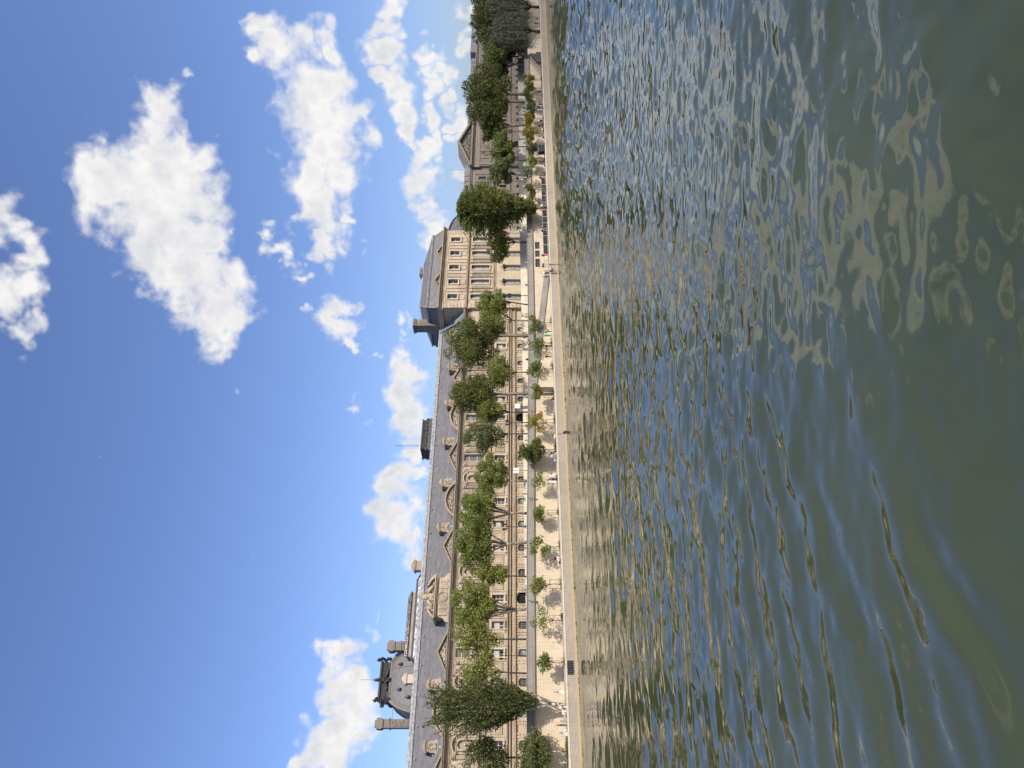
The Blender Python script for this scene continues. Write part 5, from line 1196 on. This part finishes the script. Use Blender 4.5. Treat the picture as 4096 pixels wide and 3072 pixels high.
def plume_tree(name, label, x, zg, rx, z0, z1, seed, nstr, leafmat, barkmat, mode, size, trunk_r, lean=0.0, per=26):
    """poplar and willows: foliage hangs in long combed strands on upswept limbs"""
    rng = np.random.default_rng(seed); rnd = random.Random(seed)
    t = thing(name, label, 'tree', (x, 114.9, zg)); b = MB()
    H = z1 - zg
    if mode == 'poplar': stems = [(-.9, .2, 5.5), (-.3, -.1, 7.5), (.3, .1, 7.8), (.9, -.2, 5.2), (1.5, .2, 5.0)]
    else: stems = [(rx * .35 * cos(a), rx * .3 * sin(a), H * .45) for a in np.linspace(0, 2 * pi, 9)[:-1]]
    base_h = 2.2 if mode == 'poplar' else 2.4
    b.tube([(0, 0, -.15), (.05, 0, base_h * .5), (lean, 0, base_h)], [trunk_r * 1.3, trunk_r, trunk_r * .9], 9)
    for sx, sy, h in stems: b.tube([(lean, 0, base_h - .2), (lean + sx * .45, sy * .5, base_h + (h - base_h) * .4), (lean + sx, sy, h), (lean + sx * 1.5, sy * 1.5, h * 1.5)], [trunk_r * .6, trunk_r * .45, trunk_r * .3, trunk_r * .08], 7)
    local('trunk', b, MAT[barkmat], t)
    P = []; D = []
    zb = z0 - zg
    for i in range(nstr):
        if mode == 'poplar':
            hh = rng.beta(1.2, 1.5); zs = zb + hh * (H - zb) * .78
            a = rng.uniform(0, 2 * pi); env = rx * (sin(pi * min(1, .20 + .80 * (1 - hh) ** .85)) ** .55) * (1.0 if hh < .6 else 1.0 - (hh - .6) * 1.3)
            r0 = env * sqrt(rng.uniform(.02, .75)); length = rng.uniform(2.6, 5.6)
            p0 = np.array([lean * 1.2 + r0 * cos(a) * .95 - .08 * (zs - 6), r0 * sin(a) * .9, zs]); out = np.array([cos(a), sin(a), 0]) * rng.uniform(.05, .42)
            s = np.linspace(0, 1, per)[:, None] ** .9
            pts = p0 + s * (out + (0, 0, 1)) * length * np.array([1, 1, 1.0]) + s ** 2.5 * np.array([cos(a) * .5, sin(a) * .5, -.5])
            keep = pts[:, 2] < H
        elif mode == 'willow':
            hh = rng.beta(1.3, 1.05); zs = zb + hh * (H - zb)
            a = rng.uniform(0, 2 * pi); k = hh
            env = rx * (.06 + .98 * min(1, k / .60) ** 1.05) * (.88 + .16 * sin(3 * a + 1) + .1 * sin(5 * a)) * (1 if k < .66 else sqrt(max(0, 1 - ((k - .66) / .36) ** 2)))
            r0 = env * rng.uniform(.05, 1.0) ** .5; length = rng.uniform(1.8, 4.6)
            p0 = np.array([lean + r0 * cos(a), r0 * sin(a) * .8, zs])
            s = np.linspace(0, 1, per)[:, None]
            o = np.array([cos(a) * .75, sin(a) * .6, .5 - .3 * (1 - k)])
            pts = p0 + (s - .8) * o * length - s ** 2 * np.array([0, 0, 1]) * length * .35
            keep = (pts[:, 2] < H) & (pts[:, 2] > zb)
        else:
            a = rng.uniform(0, 2 * pi); r0 = rx * sqrt(rng.uniform(.02, 1)); hh = sqrt(max(.0, 1 - (r0 / rx) ** 2 * .75))
            zs = zb + (H - zb) * hh * rng.uniform(.55, 1.0); length = min(rng.uniform(2.0, 6.0), zs - zb)
            p0 = np.array([r0 * cos(a), r0 * sin(a) * .45, zs]); s = np.linspace(0, 1, per)[:, None]
            pts = p0 + s * (rng.normal(0, .12), rng.normal(0, .12), -1) * length + np.sin(s * 3 + a) * (.35, .2, 0)
            keep = pts[:, 2] > zb
        d = np.gradient(pts, axis=0)
        pts = pts + rng.normal(0, .085 if mode == 'poplar' else .13, pts.shape); P.append(pts[keep]); D.append(d[keep])
    P = np.concatenate(P); D = unit(unit(np.concatenate(D)) + rng.normal(0, .8 if mode == 'weep' else .35, P.shape))
    L = size * rng.uniform(.7, 1.5, len(P)); V = leaf_quads(P, D, L, L * (rng.uniform(.12, .25, len(P)) if mode == 'weep' else rng.uniform(.26, .46, len(P))), rng)
    local('crown', quads_mesh('crown', V, leafmat), None, t)
    return t
plume_tree('poplar', 'tall dark feathery poplar with white forked trunk growing on the quay near the left edge', 22.2, 1.88, 3.8, 5.9, 23.0, 401, 720, 'leaf_poplar', 'poplar_bark', 'poplar', .36, .30, .3, 30)
plume_tree('willow', 'big dark round willow leaning over the quay beside the corner pavilion', 130.2, 1.88, 8.0, 4.6, 23.3, 402, 1900, 'leaf_willow', 'plane_bark', 'willow', .50, .34, -.4, 20)
plume_tree('willow', 'grey-green drooping willow over the far end of the quay, left one of two', 205.5, 1.88, 8.0, 4.4, 18.0, 403, 620, 'leaf_grey', 'dark_bark', 'weep', .70, .34, .4, 26)
plume_tree('willow', 'grey-green drooping willow farthest up the quay, right one of two', 219.0, 1.88, 10.0, 4.4, 18.6, 404, 700, 'leaf_grey', 'dark_bark', 'weep', .74, .36, .2, 26)

# tufts of weeds growing at the foot of the saplings and on the coping
def weeds():
    rng = np.random.default_rng(9); P = []
    for x, w, n in [(q[0], 1.0, 70) for q in YOUNG] + [(16.5, 2.2, 420), (66, 1.6, 160), (35.2, .7, 90), (72, 1.2, 90), (44.2, .8, 60), (160, 1.5, 80), (180, 2, 90)]:
        P.append(np.stack([x + rng.normal(0, w * .45, n), 114.3 + rng.normal(0, .25, n), 1.9 + np.abs(rng.normal(0, .16, n))], 1))
    P = np.concatenate(P); D = unit(rng.normal(0, .4, P.shape) + (0, 0, 1)); L = rng.uniform(.18, .42, len(P))
    o = put('weeds', quads_mesh('weeds', leaf_quads(P, D, L, L * .3, rng), 'grass_blade'), None); o['kind'] = 'stuff'
    tag(o, 'low green weeds growing along the quay edge and round the saplings', 'weeds')
weeds()
# ------------------------------------------------------------------ people
def skin_mesh(name, chains, sub=1):
    """one continuous skinned surface grown from joints: chains of (x, y, z, radius), branching where coordinates repeat"""
    vs, rs, es, idx = [], [], [], {}
    for ch in chains:
        prev = None
        for (x, y, z, r) in ch:
            k = (round(x, 4), round(y, 4), round(z, 4))
            if k not in idx: idx[k] = len(vs); vs.append((x, y, z)); rs.append(r)
            i = idx[k]
            if prev is not None and prev != i: es.append((prev, i))
            prev = i
    me = bpy.data.meshes.new(name); me.from_pydata(vs, es, [])
    o = bpy.data.objects.new(name, me); COL.objects.link(o)
    o.modifiers.new('skin', 'SKIN'); ss = o.modifiers.new('sub', 'SUBSURF'); ss.levels = sub; ss.render_levels = sub
    for i, r in enumerate(rs): me.skin_vertices[0].data[i].radius = (r, r)
    me.skin_vertices[0].data[0].use_root = True
    dg = bpy.context.evaluated_depsgraph_get(); dg.update()
    out = bpy.data.meshes.new_from_object(o.evaluated_get(dg)); out.name = name
    for p in out.polygons: p.use_smooth = True
    bpy.data.objects.remove(o); bpy.data.meshes.remove(me)
    return out
def hand(w, d, s):
    """palm, four fingers and a thumb hanging from wrist w along direction d"""
    w = Vector(w); d = Vector(d).normalized(); side = Vector((0, -1, 0)) if abs(d.y) < .8 else Vector((0, 0, 1)); side = (side - d * side.dot(d)).normalized(); nrm = d.cross(side)
    palm = w + d * .075; ch = [[(*w, .026), (*palm, .034)]]
    for i, ln in enumerate((.072, .082, .076, .060)):
        a = palm + d * .025 + side * (-.03 + .02 * i); e = a + d * ln * .6 + nrm * .012; f = e + d * ln * .4 + nrm * .03
        ch.append([(*palm, .034), (*a, .0095), (*e, .0088), (*f, .0075)])
    th = w + d * .035 + side * .035; t2 = th + d * .04 + side * .012 + nrm * .012; ch.append([(*w, .026), (*th, .0115), (*t2, .009)])
    return ch
POSE = {}
def make_pose(key):
    # facing -Y (towards the river); feet at z = 0
    if key == 'stand': hip, kn, an, toe = [(.09, 0, .90), (-.09, 0, .90)], [(.10, -.01, .49), (-.10, .01, .49)], [(.11, .02, .08), (-.11, .03, .08)], [(.13, -.13, .03), (-.13, -.12, .03)]
    if key == 'walk': hip, kn, an, toe = [(.09, 0, .89), (-.09, 0, .89)], [(.09, -.20, .50), (-.09, .07, .48)], [(.09, -.26, .09), (-.09, .36, .15)], [(.09, -.42, .05), (-.09, .26, .03)]
    if key == 'sit': hip, kn, an, toe = [(.10, 0, .13), (-.10, 0, .13)], [(.13, -.38, .42), (-.13, -.40, .40)], [(.13, -.62, .08), (-.13, -.66, .08)], [(.14, -.76, .05), (-.14, -.80, .05)]
    if key == 'bench': hip, kn, an, toe = [(.10, 0, .50), (-.10, 0, .50)], [(.11, -.40, .50), (-.11, -.40, .50)], [(.11, -.42, .08), (-.11, -.46, .08)], [(.11, -.57, .03), (-.11, -.61, .03)]
    pz = hip[0][2]
    pel = (0, 0, pz + .03); lean = {'stand': 0, 'walk': -.05, 'sit': .06, 'bench': -.08}[key]
    wst, che, nek = (0, lean * .3, pz + .20), (0, lean * .8, pz + .40), (0, lean, pz + .55)
    hd = [(0, lean - .01, pz + .62, .055), (0, lean - .025, pz + .69, .082), (0, lean - .01, pz + .77, .092), (0, lean, pz + .83, .06)]
    sh = [(.17, lean, pz + .51), (-.17, lean, pz + .51)]
    if key == 'walk': el, wr = [(.22, .14, pz + .26), (-.22, -.10, pz + .26)], [(.22, .02, pz + .05), (-.21, -.28, pz + .12)]
    elif key == 'stand': el, wr = [(.24, .04, pz + .24), (-.24, .02, pz + .24)], [(.24, -.04, pz + .01), (-.16, -.20, pz + .20)]
    elif key == 'sit': el, wr = [(.24, -.10, pz + .28), (-.24, -.10, pz + .28)], [(.14, -.32, pz + .30), (-.14, -.32, pz + .28)]
    else: el, wr = [(.23, -.08, pz + .26), (-.23, -.08, pz + .26)], [(.13, -.30, pz + .10), (-.13, -.28, pz + .10)]
    body = [[(*pel, .125), (*wst, .105), (*che, .125), (*nek, .055), hd[0], hd[1], hd[2], hd[3]], [hd[1], (0, hd[1][1] - .105, pz + .70, .016)],
            [hd[1], (.085, hd[1][1] + .02, pz + .715, .02)], [hd[1], (-.085, hd[1][1] + .02, pz + .715, .02)]]
    top, low = [[(*pel, .138), (*wst, .122), (*che, .145), (*nek, .075)]], [[(*wst, .118), (*pel, .143)]]
    for i in (0, 1):
        body += [[(*che, .125), (*sh[i], .060), (*el[i], .040), (*wr[i], .026)]] + hand(wr[i], Vector(wr[i]) - Vector(el[i]), i)
        body += [[(*pel, .125), (*hip[i], .088), (*kn[i], .056), (*an[i], .036), (*toe[i], .034)]]
        m = tuple(a * .45 + b * .55 for a, b in zip(sh[i], el[i]))
        top += [[(*che, .145), (*sh[i], .080), (*m, .062), (*el[i], .056)]]
        c = tuple(a * .12 + b * .88 for a, b in zip(kn[i], an[i]))
        low += [[(*pel, .143), (*hip[i], .108), (*kn[i], .074), (*c, .060)]]
    eyes = MB(); fy = hd[1][1]
    hair = skin_mesh('hair', [[(0, lean + .012, pz + .79, .098), (0, lean + .03, pz + .74, .088), (0, lean + .035, pz + .66, .06)]])
    shoe = [[(*a, .045), (*t_, .042)] for a, t_ in zip(an, toe)]
    POSE[key] = dict(body=skin_mesh('body', body), shirt=skin_mesh('shirt', top), trousers=skin_mesh('trousers', low), hair=hair,
                     shoes=[skin_mesh('shoe', [s]) for s in shoe], head=(0, lean, pz + .74))
for k in ('stand', 'walk', 'sit', 'bench'): make_pose(k)
POSE['shorts'] = {k: None for k in POSE}
def coloured(me, mat, cache={}):
    k = (me.name, mat)
    if k not in cache: c = me.copy(); c.name = me.name.split('.')[0]; c.materials.clear(); c.materials.append(MAT[mat]); cache[k] = c
    return cache[k]
def person(x, y, z, pose, rz, top, low, hair, label, s=1.0, grp=None, bag=None, hat=None):
    t = thing('person', label, 'person', (x, y, z), grp, radians(rz)); t.scale = (s, s, s); P = POSE[pose]
    local('body', coloured(P['body'], 'skin'), None, t); local('shirt', coloured(P['shirt'], 'cloth_' + top), None, t)
    if low: local('trousers', coloured(P['trousers'], 'cloth_' + low), None, t)
    local('hair', coloured(P['hair'], 'hair_' + hair), None, t)
    for m in P['shoes']: local('shoe', coloured(m, 'rubber'), None, t)
    hx, hy, hz = P['head']
    e = MB()
    for sx in (-.032, .032): e.blob((sx, hy - .098, hz - .02), (.011, .008, .008), 1, 0, 6, 4)
    local('eyes', e, MAT['iron'], t)
    if bag:
        b = MB(); b.blob((0, hy + .22, hz - .40), (.17, .12, .24), 2, .12, 9, 6); local('backpack', b, MAT['cloth_' + bag], t)
    if hat:
        b = MB(); b.lathe((hx, hy, hz + .02), [(.19, 0), (.185, .02), (.105, .025), (.10, .10), (.05, .13)], 12); local('cap', b, MAT['cloth_' + hat], t)
    return t
QY = 114.15
QUAY = [
    (24.0, QY, 'walk', -90, 'pale_blue', 'white', 'dark', 'person striding along the quay in pale blue top and white shorts right of the poplar'),
    (21.75, 114.0, 'bench', -40, 'white', 'navy', 'dark', 'person in white top and dark trousers leaning at the foot of the poplar'),
    (21.2, 113.9, 'bench', -70, 'orange', 'white', 'dark', 'person in orange top beside the poplar trunk'),
    (19.4, 114.1, 'stand', 60, 'red', 'navy', 'dark', 'person in bright red shirt and dark shorts left of the poplar'),
    (18.3, 113.9, 'bench', 60, 'teal', 'white', 'dark', 'person in long teal tunic sitting on the quay edge near the left border'),
    (44.5, 113.9, 'bench', -60, 'black', 'white', 'dark', 'seated person in white trousers and red cap beside a dense sapling'),
    (59.7, QY, 'walk', 30, 'white', 'white', 'dark', 'person bending forward in white patterned clothes, right one of three by the sparse sapling'),
    (59.15, QY, 'stand', 0, 'brown', 'black', 'dark', 'person in brown top and black trousers, middle one of three by the sparse sapling'),
    (58.55, QY, 'stand', 20, 'white', 'white', 'dark', 'person in white shirt and trousers, left one of three by the sparse sapling'),
    (64.1, 113.8, 'bench', 30, 'black', 'black', 'white', 'seated white-haired person in black beneath the round dense bush'),
    (63.5, 113.8, 'bench', -30, 'pale_blue', 'teal', 'white', 'seated person in pale blue shirt beneath the round dense bush'),
    (67.9, 113.9, 'sit', -80, 'brown', 'white', 'dark', 'person reclining in brown top with bright legs stretched, right of the dense bush'),
    (75.7, 113.8, 'sit', 20, 'black', 'navy', 'fair', 'person crouching in black with fair hair right of the yellow sapling by the sign'),
    (86.1, QY, 'walk', -90, 'black', 'black', 'dark', 'person in black walking on the quay beside the lying bicycle'),
    (88.7, QY, 'walk', -90, 'black', 'navy', 'dark', 'person in black walking beneath the upper ramp sapling'),
    (91.4, QY, 'stand', 0, 'green', 'green', 'dark', 'person in long emerald green dress standing between the two ramp saplings'),
    (92.4, QY, 'stand', 40, 'grey', 'black', 'dark', 'person in grey jacket with backpack standing right beside the green dress'),
    (108.4, 114.0, 'stand', 10, 'white', 'black', 'dark', 'person in white tee and black shorts, right one of two above the landing steps'),
    (107.3, 114.0, 'stand', -20, 'grey', 'black', 'dark', 'person in grey tee and black shorts, left one of two above the landing steps'),
    (107.9, 112.95, 'sit', 0, 'navy', 'black', 'dark', 'person in navy sitting down on the landing steps in the quay wall'),
    (110.5, QY, 'walk', 90, 'black', 'beige', 'dark', 'person in black tank top walking at the foot of the ramp'),
    (111.6, 114.6, 'stand', 0, 'black', 'beige', 'dark', 'person in black shirt and beige trousers right of the foot of the ramp'),
    (112.8, 114.8, 'stand', 30, 'white', 'beige', 'dark', 'person in white top below the second barred wall opening'),
    (113.8, QY, 'walk', 90, 'black', 'red', 'dark', 'person in black and red at the left end of the black panel fence'),
    (121.8, 114.4, 'walk', 90, 'black', 'grey', 'dark', 'person in black with black backpack, left one of two in front of the black panels'),
    (122.9, 114.5, 'stand', 60, 'black', 'black', 'dark', 'person all in black, right one of two in front of the black panels'),
    (126.4, 113.7, 'sit', 80, 'black', 'brown', 'dark', 'person in black sitting on the quay edge left of the willow trunk'),
    (129.0, 114.2, 'stand', 30, 'black', 'black', 'dark', 'person in long black coat in front of the willow trunk'),
    (129.9, 114.2, 'stand', -30, 'white', 'grey', 'fair', 'person in white top and grey trousers just right of the willow trunk'),
    (139.8, 114.4, 'walk', 90, 'black', 'grey', 'dark', 'person in black top and grey trousers at the right end of the panel fence'),
    (143.7, 113.9, 'sit', 10, 'pale_blue', 'jeans', 'dark', 'person in pale blue sitting on the quay edge right of the panel fence'),
    (149.6, 114.3, 'stand', 40, 'black', 'black', 'dark', 'person in black beside the dark kiosk cabinet'),
    (154.6, 113.9, 'sit', -20, 'blue', 'black', 'dark', 'person in blue shirt sitting between the dark kiosk and the first yellow sapling'),
    (159.9, QY, 'stand', 20, 'black', 'black', 'dark', 'person carrying a large black backpack between the two yellow saplings'),
    (162.0, QY, 'stand', -20, 'white', 'black', 'dark', 'person in white top and black trousers under the upright yellow sapling'),
    (166.5, QY, 'stand', 15, 'pale_blue', 'pale_blue', 'dark', 'person all in pale blue, left one of three under dark saplings'),
    (167.7, QY, 'walk', 80, 'black', 'black', 'dark', 'person all in black, middle one of three under dark saplings'),
    (168.9, QY, 'stand', 0, 'blue', 'black', 'white', 'white-haired person in blue jacket, right one of three under dark saplings'),
    (174.6, 114.2, 'walk', 90, 'black', 'black', 'dark', 'person in black walking below the twin plane clump'),
    (186.2, 113.9, 'sit', -60, 'grey', 'grey', 'dark', 'person in grey coat sitting left of the double staircase'),
    (188.9, 114.6, 'walk', -60, 'black', 'black', 'dark', 'person in black stepping onto the left flight of the double staircase'),
    (203.4, QY, 'stand', 0, 'black', 'black', 'dark', 'person in black standing apart under the left grey willow'),
    (208.5, QY, 'walk', 90, 'navy', 'black', 'dark', 'person in navy walking behind under the grey willows'),
    (211.4, QY, 'stand', 30, 'black', 'jeans', 'dark', 'person in black with jeans farthest along the quay'),
]
for i, (x, y, pose, rz, top, low, hair, lab) in enumerate(QUAY):
    z = 1.9 if y > 113 else 1.2
    person(x, y, z, pose, rz, top, low, hair, lab, random.Random(i).uniform(.95, 1.06), 'people on the quay', 'black' if 'backpack' in lab else None, 'red' if 'red cap' in lab else None)
STREETP = [
    (55.1, 'brown', 'passer-by in brown behind the parapet at the forked plane trunk'),
    (80.0, 'teal', 'passer-by in teal behind the parapet left of the thick dark plane trunk'),
    (89.3, 'black', 'passer-by in black behind the parapet above the top of the ramp'),
    (109.9, 'blue', 'passer-by in blue behind the parapet in front of the pavilion corner'),
    (116.7, 'white', 'passer-by in white shirt behind the parapet below the pavilion'),
    (142.4, 'black', 'passer-by in black behind the parapet, left one of two right of the big willow'),
    (144.3, 'brown', 'passer-by in brown behind the parapet, right one of two right of the big willow'),
    (159.9, 'grey', 'passer-by in grey behind the parapet left of the far portal'),
    (172.1, 'white', 'passer-by in white and black behind the parapet, left one of three by the curved trunk'),
    (173.5, 'grey', 'passer-by in grey behind the parapet, middle one of three by the curved trunk'),
    (174.9, 'black', 'passer-by in black behind the parapet, right one of three by the curved trunk'),
    (196.6, 'navy', 'passer-by in navy leaning at the top of the double staircase'),
    (203.1, 'black', 'passer-by in black behind the parapet right of the double staircase'),
]
for i, (x, top, lab) in enumerate(STREETP):
    person(x, 119.4, street_z(x), 'walk', 90 if i % 2 else -90, top, 'black', 'dark', lab, 1.0, 'passers-by behind the parapet')

# ------------------------------------------------------------------ street furniture
def street_lamp(x, label):
    z = street_z(x); t = thing('street_lamp', label, 'lamp', (x, 120.0, z), 'double street lamps along the parapet')
    b = MB(); b.lathe((0, 0, 0), [(.20, 0), (.20, .35), (.14, .45), (.16, .6), (.09, .75), (.075, 2.2), (.095, 2.25), (.06, 2.35), (.05, 4.6), (.08, 4.65), (.05, 4.75), (.03, 5.3)], 9); local('post', b, MAT['iron'], t)
    a = MB()
    for s in (-1, 1): a.tube([(0, 0, 4.45), (s * .22, 0, 4.35), (s * .42, 0, 4.45), (s * .46, 0, 4.62)], .035, 6)
    local('arm', a, MAT['iron'], t)
    for s in (-1, 1):
        l = MB(); l.lathe((0, 0, 0), [(.05, 0), (.10, .05), (.19, .48), (.23, .5), (.12, .68), (.05, .78), (.02, .9)], 6); local('lantern', l, MAT['iron'], t, (s * .46, 0, 4.62))
for x, lab in ((30.6, 'black double-lantern lamp right of the poplar, nearest to the left edge'), (52.7, 'black double-lantern lamp between two dense plane trunks'), (74.4, 'black double-lantern lamp behind the bright yellow sapling'),
               (107.3, 'black double-lantern lamp before the arched pavilion windows, left one of two'), (124.2, 'black double-lantern lamp before the pavilion beside the big willow, right one of two'),
               (145.5, 'black double-lantern lamp right of the big willow'), (165.5, 'black double-lantern lamp under the far pediment')): street_lamp(x, lab)

def wall_bracket(x, label):
    zp = parapet_z(x); t = thing('wall_bracket', label, 'bracket', (x, 117.6, zp - 1.3), 'iron brackets on the embankment wall')
    b = MB(); b.tube([(0, .3, -.55), (0, .05, -.2), (-.05, -.05, .2), (.05, -.05, .75), (.1, -.05, 1.05)], [.09, .06, .045, .04, .03], 6); local('arm', b, MAT['green_iron'], t)
    o = MB()
    for a in range(5): o.tube([(.05, -.05, .75), (.05 + .22 * cos(a * 1.26), -.07, .75 + .22 * sin(a * 1.26))], [.04, .015], 5)
    local('ornament', o, MAT['green_iron'], t)
for x, lab in ((38.6, 'green iron bracket over the parapet, nearest the sculpted gable'), (57.0, 'green iron bracket on the parapet right of the broad sapling with a side branch'), (75.6, 'dark iron bracket on the parapet beside the red and white sign'), (125.5, 'dark iron bracket on the wall left of the big willow trunk')): wall_bracket(x, lab)
def wall_ring(x, z, label):  # made-up ring and disc standing in for a pale oval on the wall
    t = thing('wall_ring', label, 'wall ring', (x, 117.95, z), 'made-up rings on the embankment wall')
    b = MB(); b.tube([(.55 * cos(2 * pi * i / 20), -.05, .55 * sin(2 * pi * i / 20)) for i in range(21)], .10, 7); local('ring', b, MAT['coping_stone'], t)
    b = MB(); b.prism([(.46 * cos(2 * pi * i / 18), .46 * sin(2 * pi * i / 18)) for i in range(18)], -.03, .04); b.blob((0, -.05, 0), (.10, .06, .10), 1, 0); local('plate', b, MAT['parapet_stone'], t)
    b = MB(); b.tube([(.5, -.05, .35), (.9, -.06, .75), (1.25, -.05, 1.2)], .03, 5); b.tube([(.35, -.05, .52), (.7, -.06, .95), (1.25, -.05, 1.22)], .03, 5); local('chain', b, MAT['iron'], t)  # paired dark tubes drawn where the bracket's shadow runs down the wall
wall_ring(37.3, 4.72, 'pale round made-up ring with dark plate on the wall below the sculpted gable')
wall_ring(73.6, 4.0, 'pale round made-up ring half hidden by the yellow sapling and the sign')

t = thing('navigation_sign', 'square river sign with red border and red diagonal on white, hung on the embankment wall', 'sign', (75.0, 117.7, 4.85))
b = MB(); b.box(-.60, .60, -.02, .03, -.55, .55); local('board', b, MAT['white_cloth'], t)
b = MB(); b.box(-.60, .60, -.045, -.021, .41, .55); b.box(-.60, .60, -.045, -.021, -.55, -.41); b.box(-.60, -.46, -.044, -.021, -.41, .41); b.box(.46, .60, -.044, -.021, -.41, .41)
b.add([(-.47, -.043, .30), (-.47, -.043, .42), (-.33, -.043, .42), (.47, -.043, -.30), (.47, -.043, -.42), (.33, -.043, -.42)], [(0, 3, 2, 1), (0, 5, 4, 3)]); local('border', b, MAT['sign_red'], t)
b = MB(); b.box(-.07, .07, -.040, -.021, -.30, .30); b.box(-.22, .22, -.039, -.021, -.30, -.20); local('symbol', b, MAT['iron'], t)
b = MB(); b.tube([(-.5, .02, .55), (-.5, .22, 1.0), (0, .25, 1.35), (.5, .22, 1.0), (.5, .02, .55)], .03, 5); local('hanger', b, MAT['iron'], t)

def banner(x, label):
    z = street_z(x); t = thing('banner_post', label, 'banner', (x, 121.0, z), 'white banner posts in the street')
    b = MB(); b.lathe((0, 0, 0), [(.09, 0), (.09, .5), (.045, .6), (.04, 3.95)], 7); local('post', b, MAT['iron'], t)
    for s in (-1, 1): b = MB(); b.box(.08 if s > 0 else -.50, .50 if s > 0 else -.08, -.02, .02, 2.6, 3.6); local('banner', b, MAT['white_cloth'], t)
banner(64.5, 'post with two white banners right of the round dense bush'); banner(78.9, 'post with two white banners left of the thick dark plane trunk')

def bench(x, label):
    t = thing('stone_bench', label, 'bench', (x, 113.95, 1.9), 'benches on the quay')
    b = MB(); b.box(-.9, .9, -.22, .22, .38, .50); local('seat', b, MAT['pale_wood'], t)
    for s in (-.65, .65): b = MB(); b.box(s - .08, s + .08, -.18, .18, -.02, .379); local('leg', b, MAT['coping_stone'], t)
bench(43.9, 'pale backless bench under the person in a red cap'); bench(63.3, 'pale backless bench under the two white-haired people')
for lab, x in (('small stone block seat beneath the person in white trousers at the poplar', 21.5), ('small stone block seat under the person in a teal tunic', 18.35)):
    b = MB(); b.box(-.45, .45, -.2, .2, 0, .38); b.box(-.5, .5, -.24, .24, .38, .44); o = put('block_seat', b, MAT['coping_stone'], None, (x, 113.95, 1.9)); tag(o, lab, 'seat')

def bicycle(x, y, z, rz, tilt, label):
    t = thing('bicycle', label, 'bicycle', (x, y, z), 'bicycles on the quay', radians(rz)); t.rotation_euler.x = radians(tilt)
    for s in (-.52, .52):
        w = MB(); w.tube([(.33 * cos(2 * pi * i / 18), 0, .33 * sin(2 * pi * i / 18)) for i in range(19)], .022, 5)
        o = local('wheel', w, MAT['rubber'], t, (s, 0, .35)); sp = MB()
        for a in range(6): sp.tube([(.32 * cos(a * pi / 6), 0, .32 * sin(a * pi / 6)), (-.32 * cos(a * pi / 6), 0, -.32 * sin(a * pi / 6))], .006, 3)
        local('spokes', sp, MAT['steel'], o)
    f = MB()
    for a, c in (((-.52, 0, .35), (-.05, 0, .30)), ((-.05, 0, .30), (-.2, 0, .85)), ((-.52, 0, .35), (-.18, 0, .78)), ((-.18, 0, .78), (.36, 0, .80)), ((-.05, 0, .30), (.38, 0, .72)), ((.36, 0, .88), (.52, 0, .35))): f.tube([a, c], .022, 5)
    local('frame', f, MAT['cloth_navy'], t)
    b = MB(); b.blob((-.22, 0, .90), (.13, .07, .04), 1, .05, 8, 4); local('saddle', b, MAT['rubber'], t)
    b = MB(); b.tube([(.30, -.28, .98), (.36, 0, .95), (.30, .28, .98)], .018, 5); b.tube([(.36, 0, .86), (.36, 0, .95)], .02, 5); local('handlebar', b, MAT['iron'], t)
bicycle(84.7, 114.3, 1.95, 10, -62, 'bicycle lying on its side on the quay near the top of the ramp')
bicycle(20.2, 114.3, 1.9, 5, -6, 'upright bicycle beside the person in a red shirt')
bicycle(133.0, 114.4, 1.9, -5, -8, 'upright bicycle leaning in front of the black panels right of the willow trunk')
bicycle(70.2, 114.6, 1.9, 8, -8, 'upright bicycle parked below the yellow sapling')

t = thing('kiosk_cabinet', 'dark blue-black kiosk cabinet standing on the far quay', 'kiosk', (150.8, 114.6, 1.9))
b = MB(); b.box(-1.35, 1.35, -.5, .5, 0, 1.55); local('body', b, MAT['black_panel'], t)
b = MB(); b.prism([(-1.45, 1.551), (1.45, 1.551), (1.35, 1.7), (-1.35, 1.7)], -.6, .6); local('lid', b, MAT['zinc'], t)
for s in (-.68, .68): b = MB(); b.box(s - .62, s + .62, -.54, -.501, .12, 1.45); o = local('door', b, MAT['black_panel'], t); h = MB(); h.box(s + .45, s + .5, -.58, -.541, .7, .9); local('handle', h, MAT['steel'], o)

t = thing('mooring_fender', 'small black mooring fender hanging at the waterline of the quay wall', 'fender', (67.9, 112.72, .15))
b = MB(); b.tube([(-.22, 0, .55), (-.1, -.05, .35), (.1, -.05, .15), (.2, 0, 0)], [.08, .14, .14, .08], 9); local('body', b, MAT['rubber'], t)
b = MB(); b.tube([(-.3, 0, .6), (-.33, .1, 1.0), (-.33, .28, 1.7)], .025, 5); local('rope', b, MAT['iron'], t)

# ------------------------------------------------------------------ unseen cumulus, put high up behind the viewer to shade the far end of the quay
def cumulus():
    m, k = material('cloud_vapour')
    v = k.n('ShaderNodeVolumePrincipled', {'Color': (1, 1, 1), 'Density': CLOUD_DENSITY, 'Anisotropy': 0.6})
    o = k.N.new('ShaderNodeOutputMaterial'); k.L.new(v, o.inputs[1])
    D = 1900.0
    b = MB(); rnd = random.Random(2); side = Vector((SUN.y, -SUN.x, 0)).normalized() * -1
    c0 = Vector((238, 130, 10)) + SUN * D
    b.blob((0, 0, 0), (88, 80, 46), 3, .06, 22, 12)
    me = b.mesh('cloud'); me.materials.append(m)
    for p in me.polygons: p.use_smooth = True
    o = bpy.data.objects.new('cloud', me); COL.objects.link(o); o.location = c0
    tag(o, 'unseen cumulus cloud high behind the viewer whose shadow dulls the far palace wing', 'cloud')
CLOUD_DENSITY = 0.0075
cumulus()
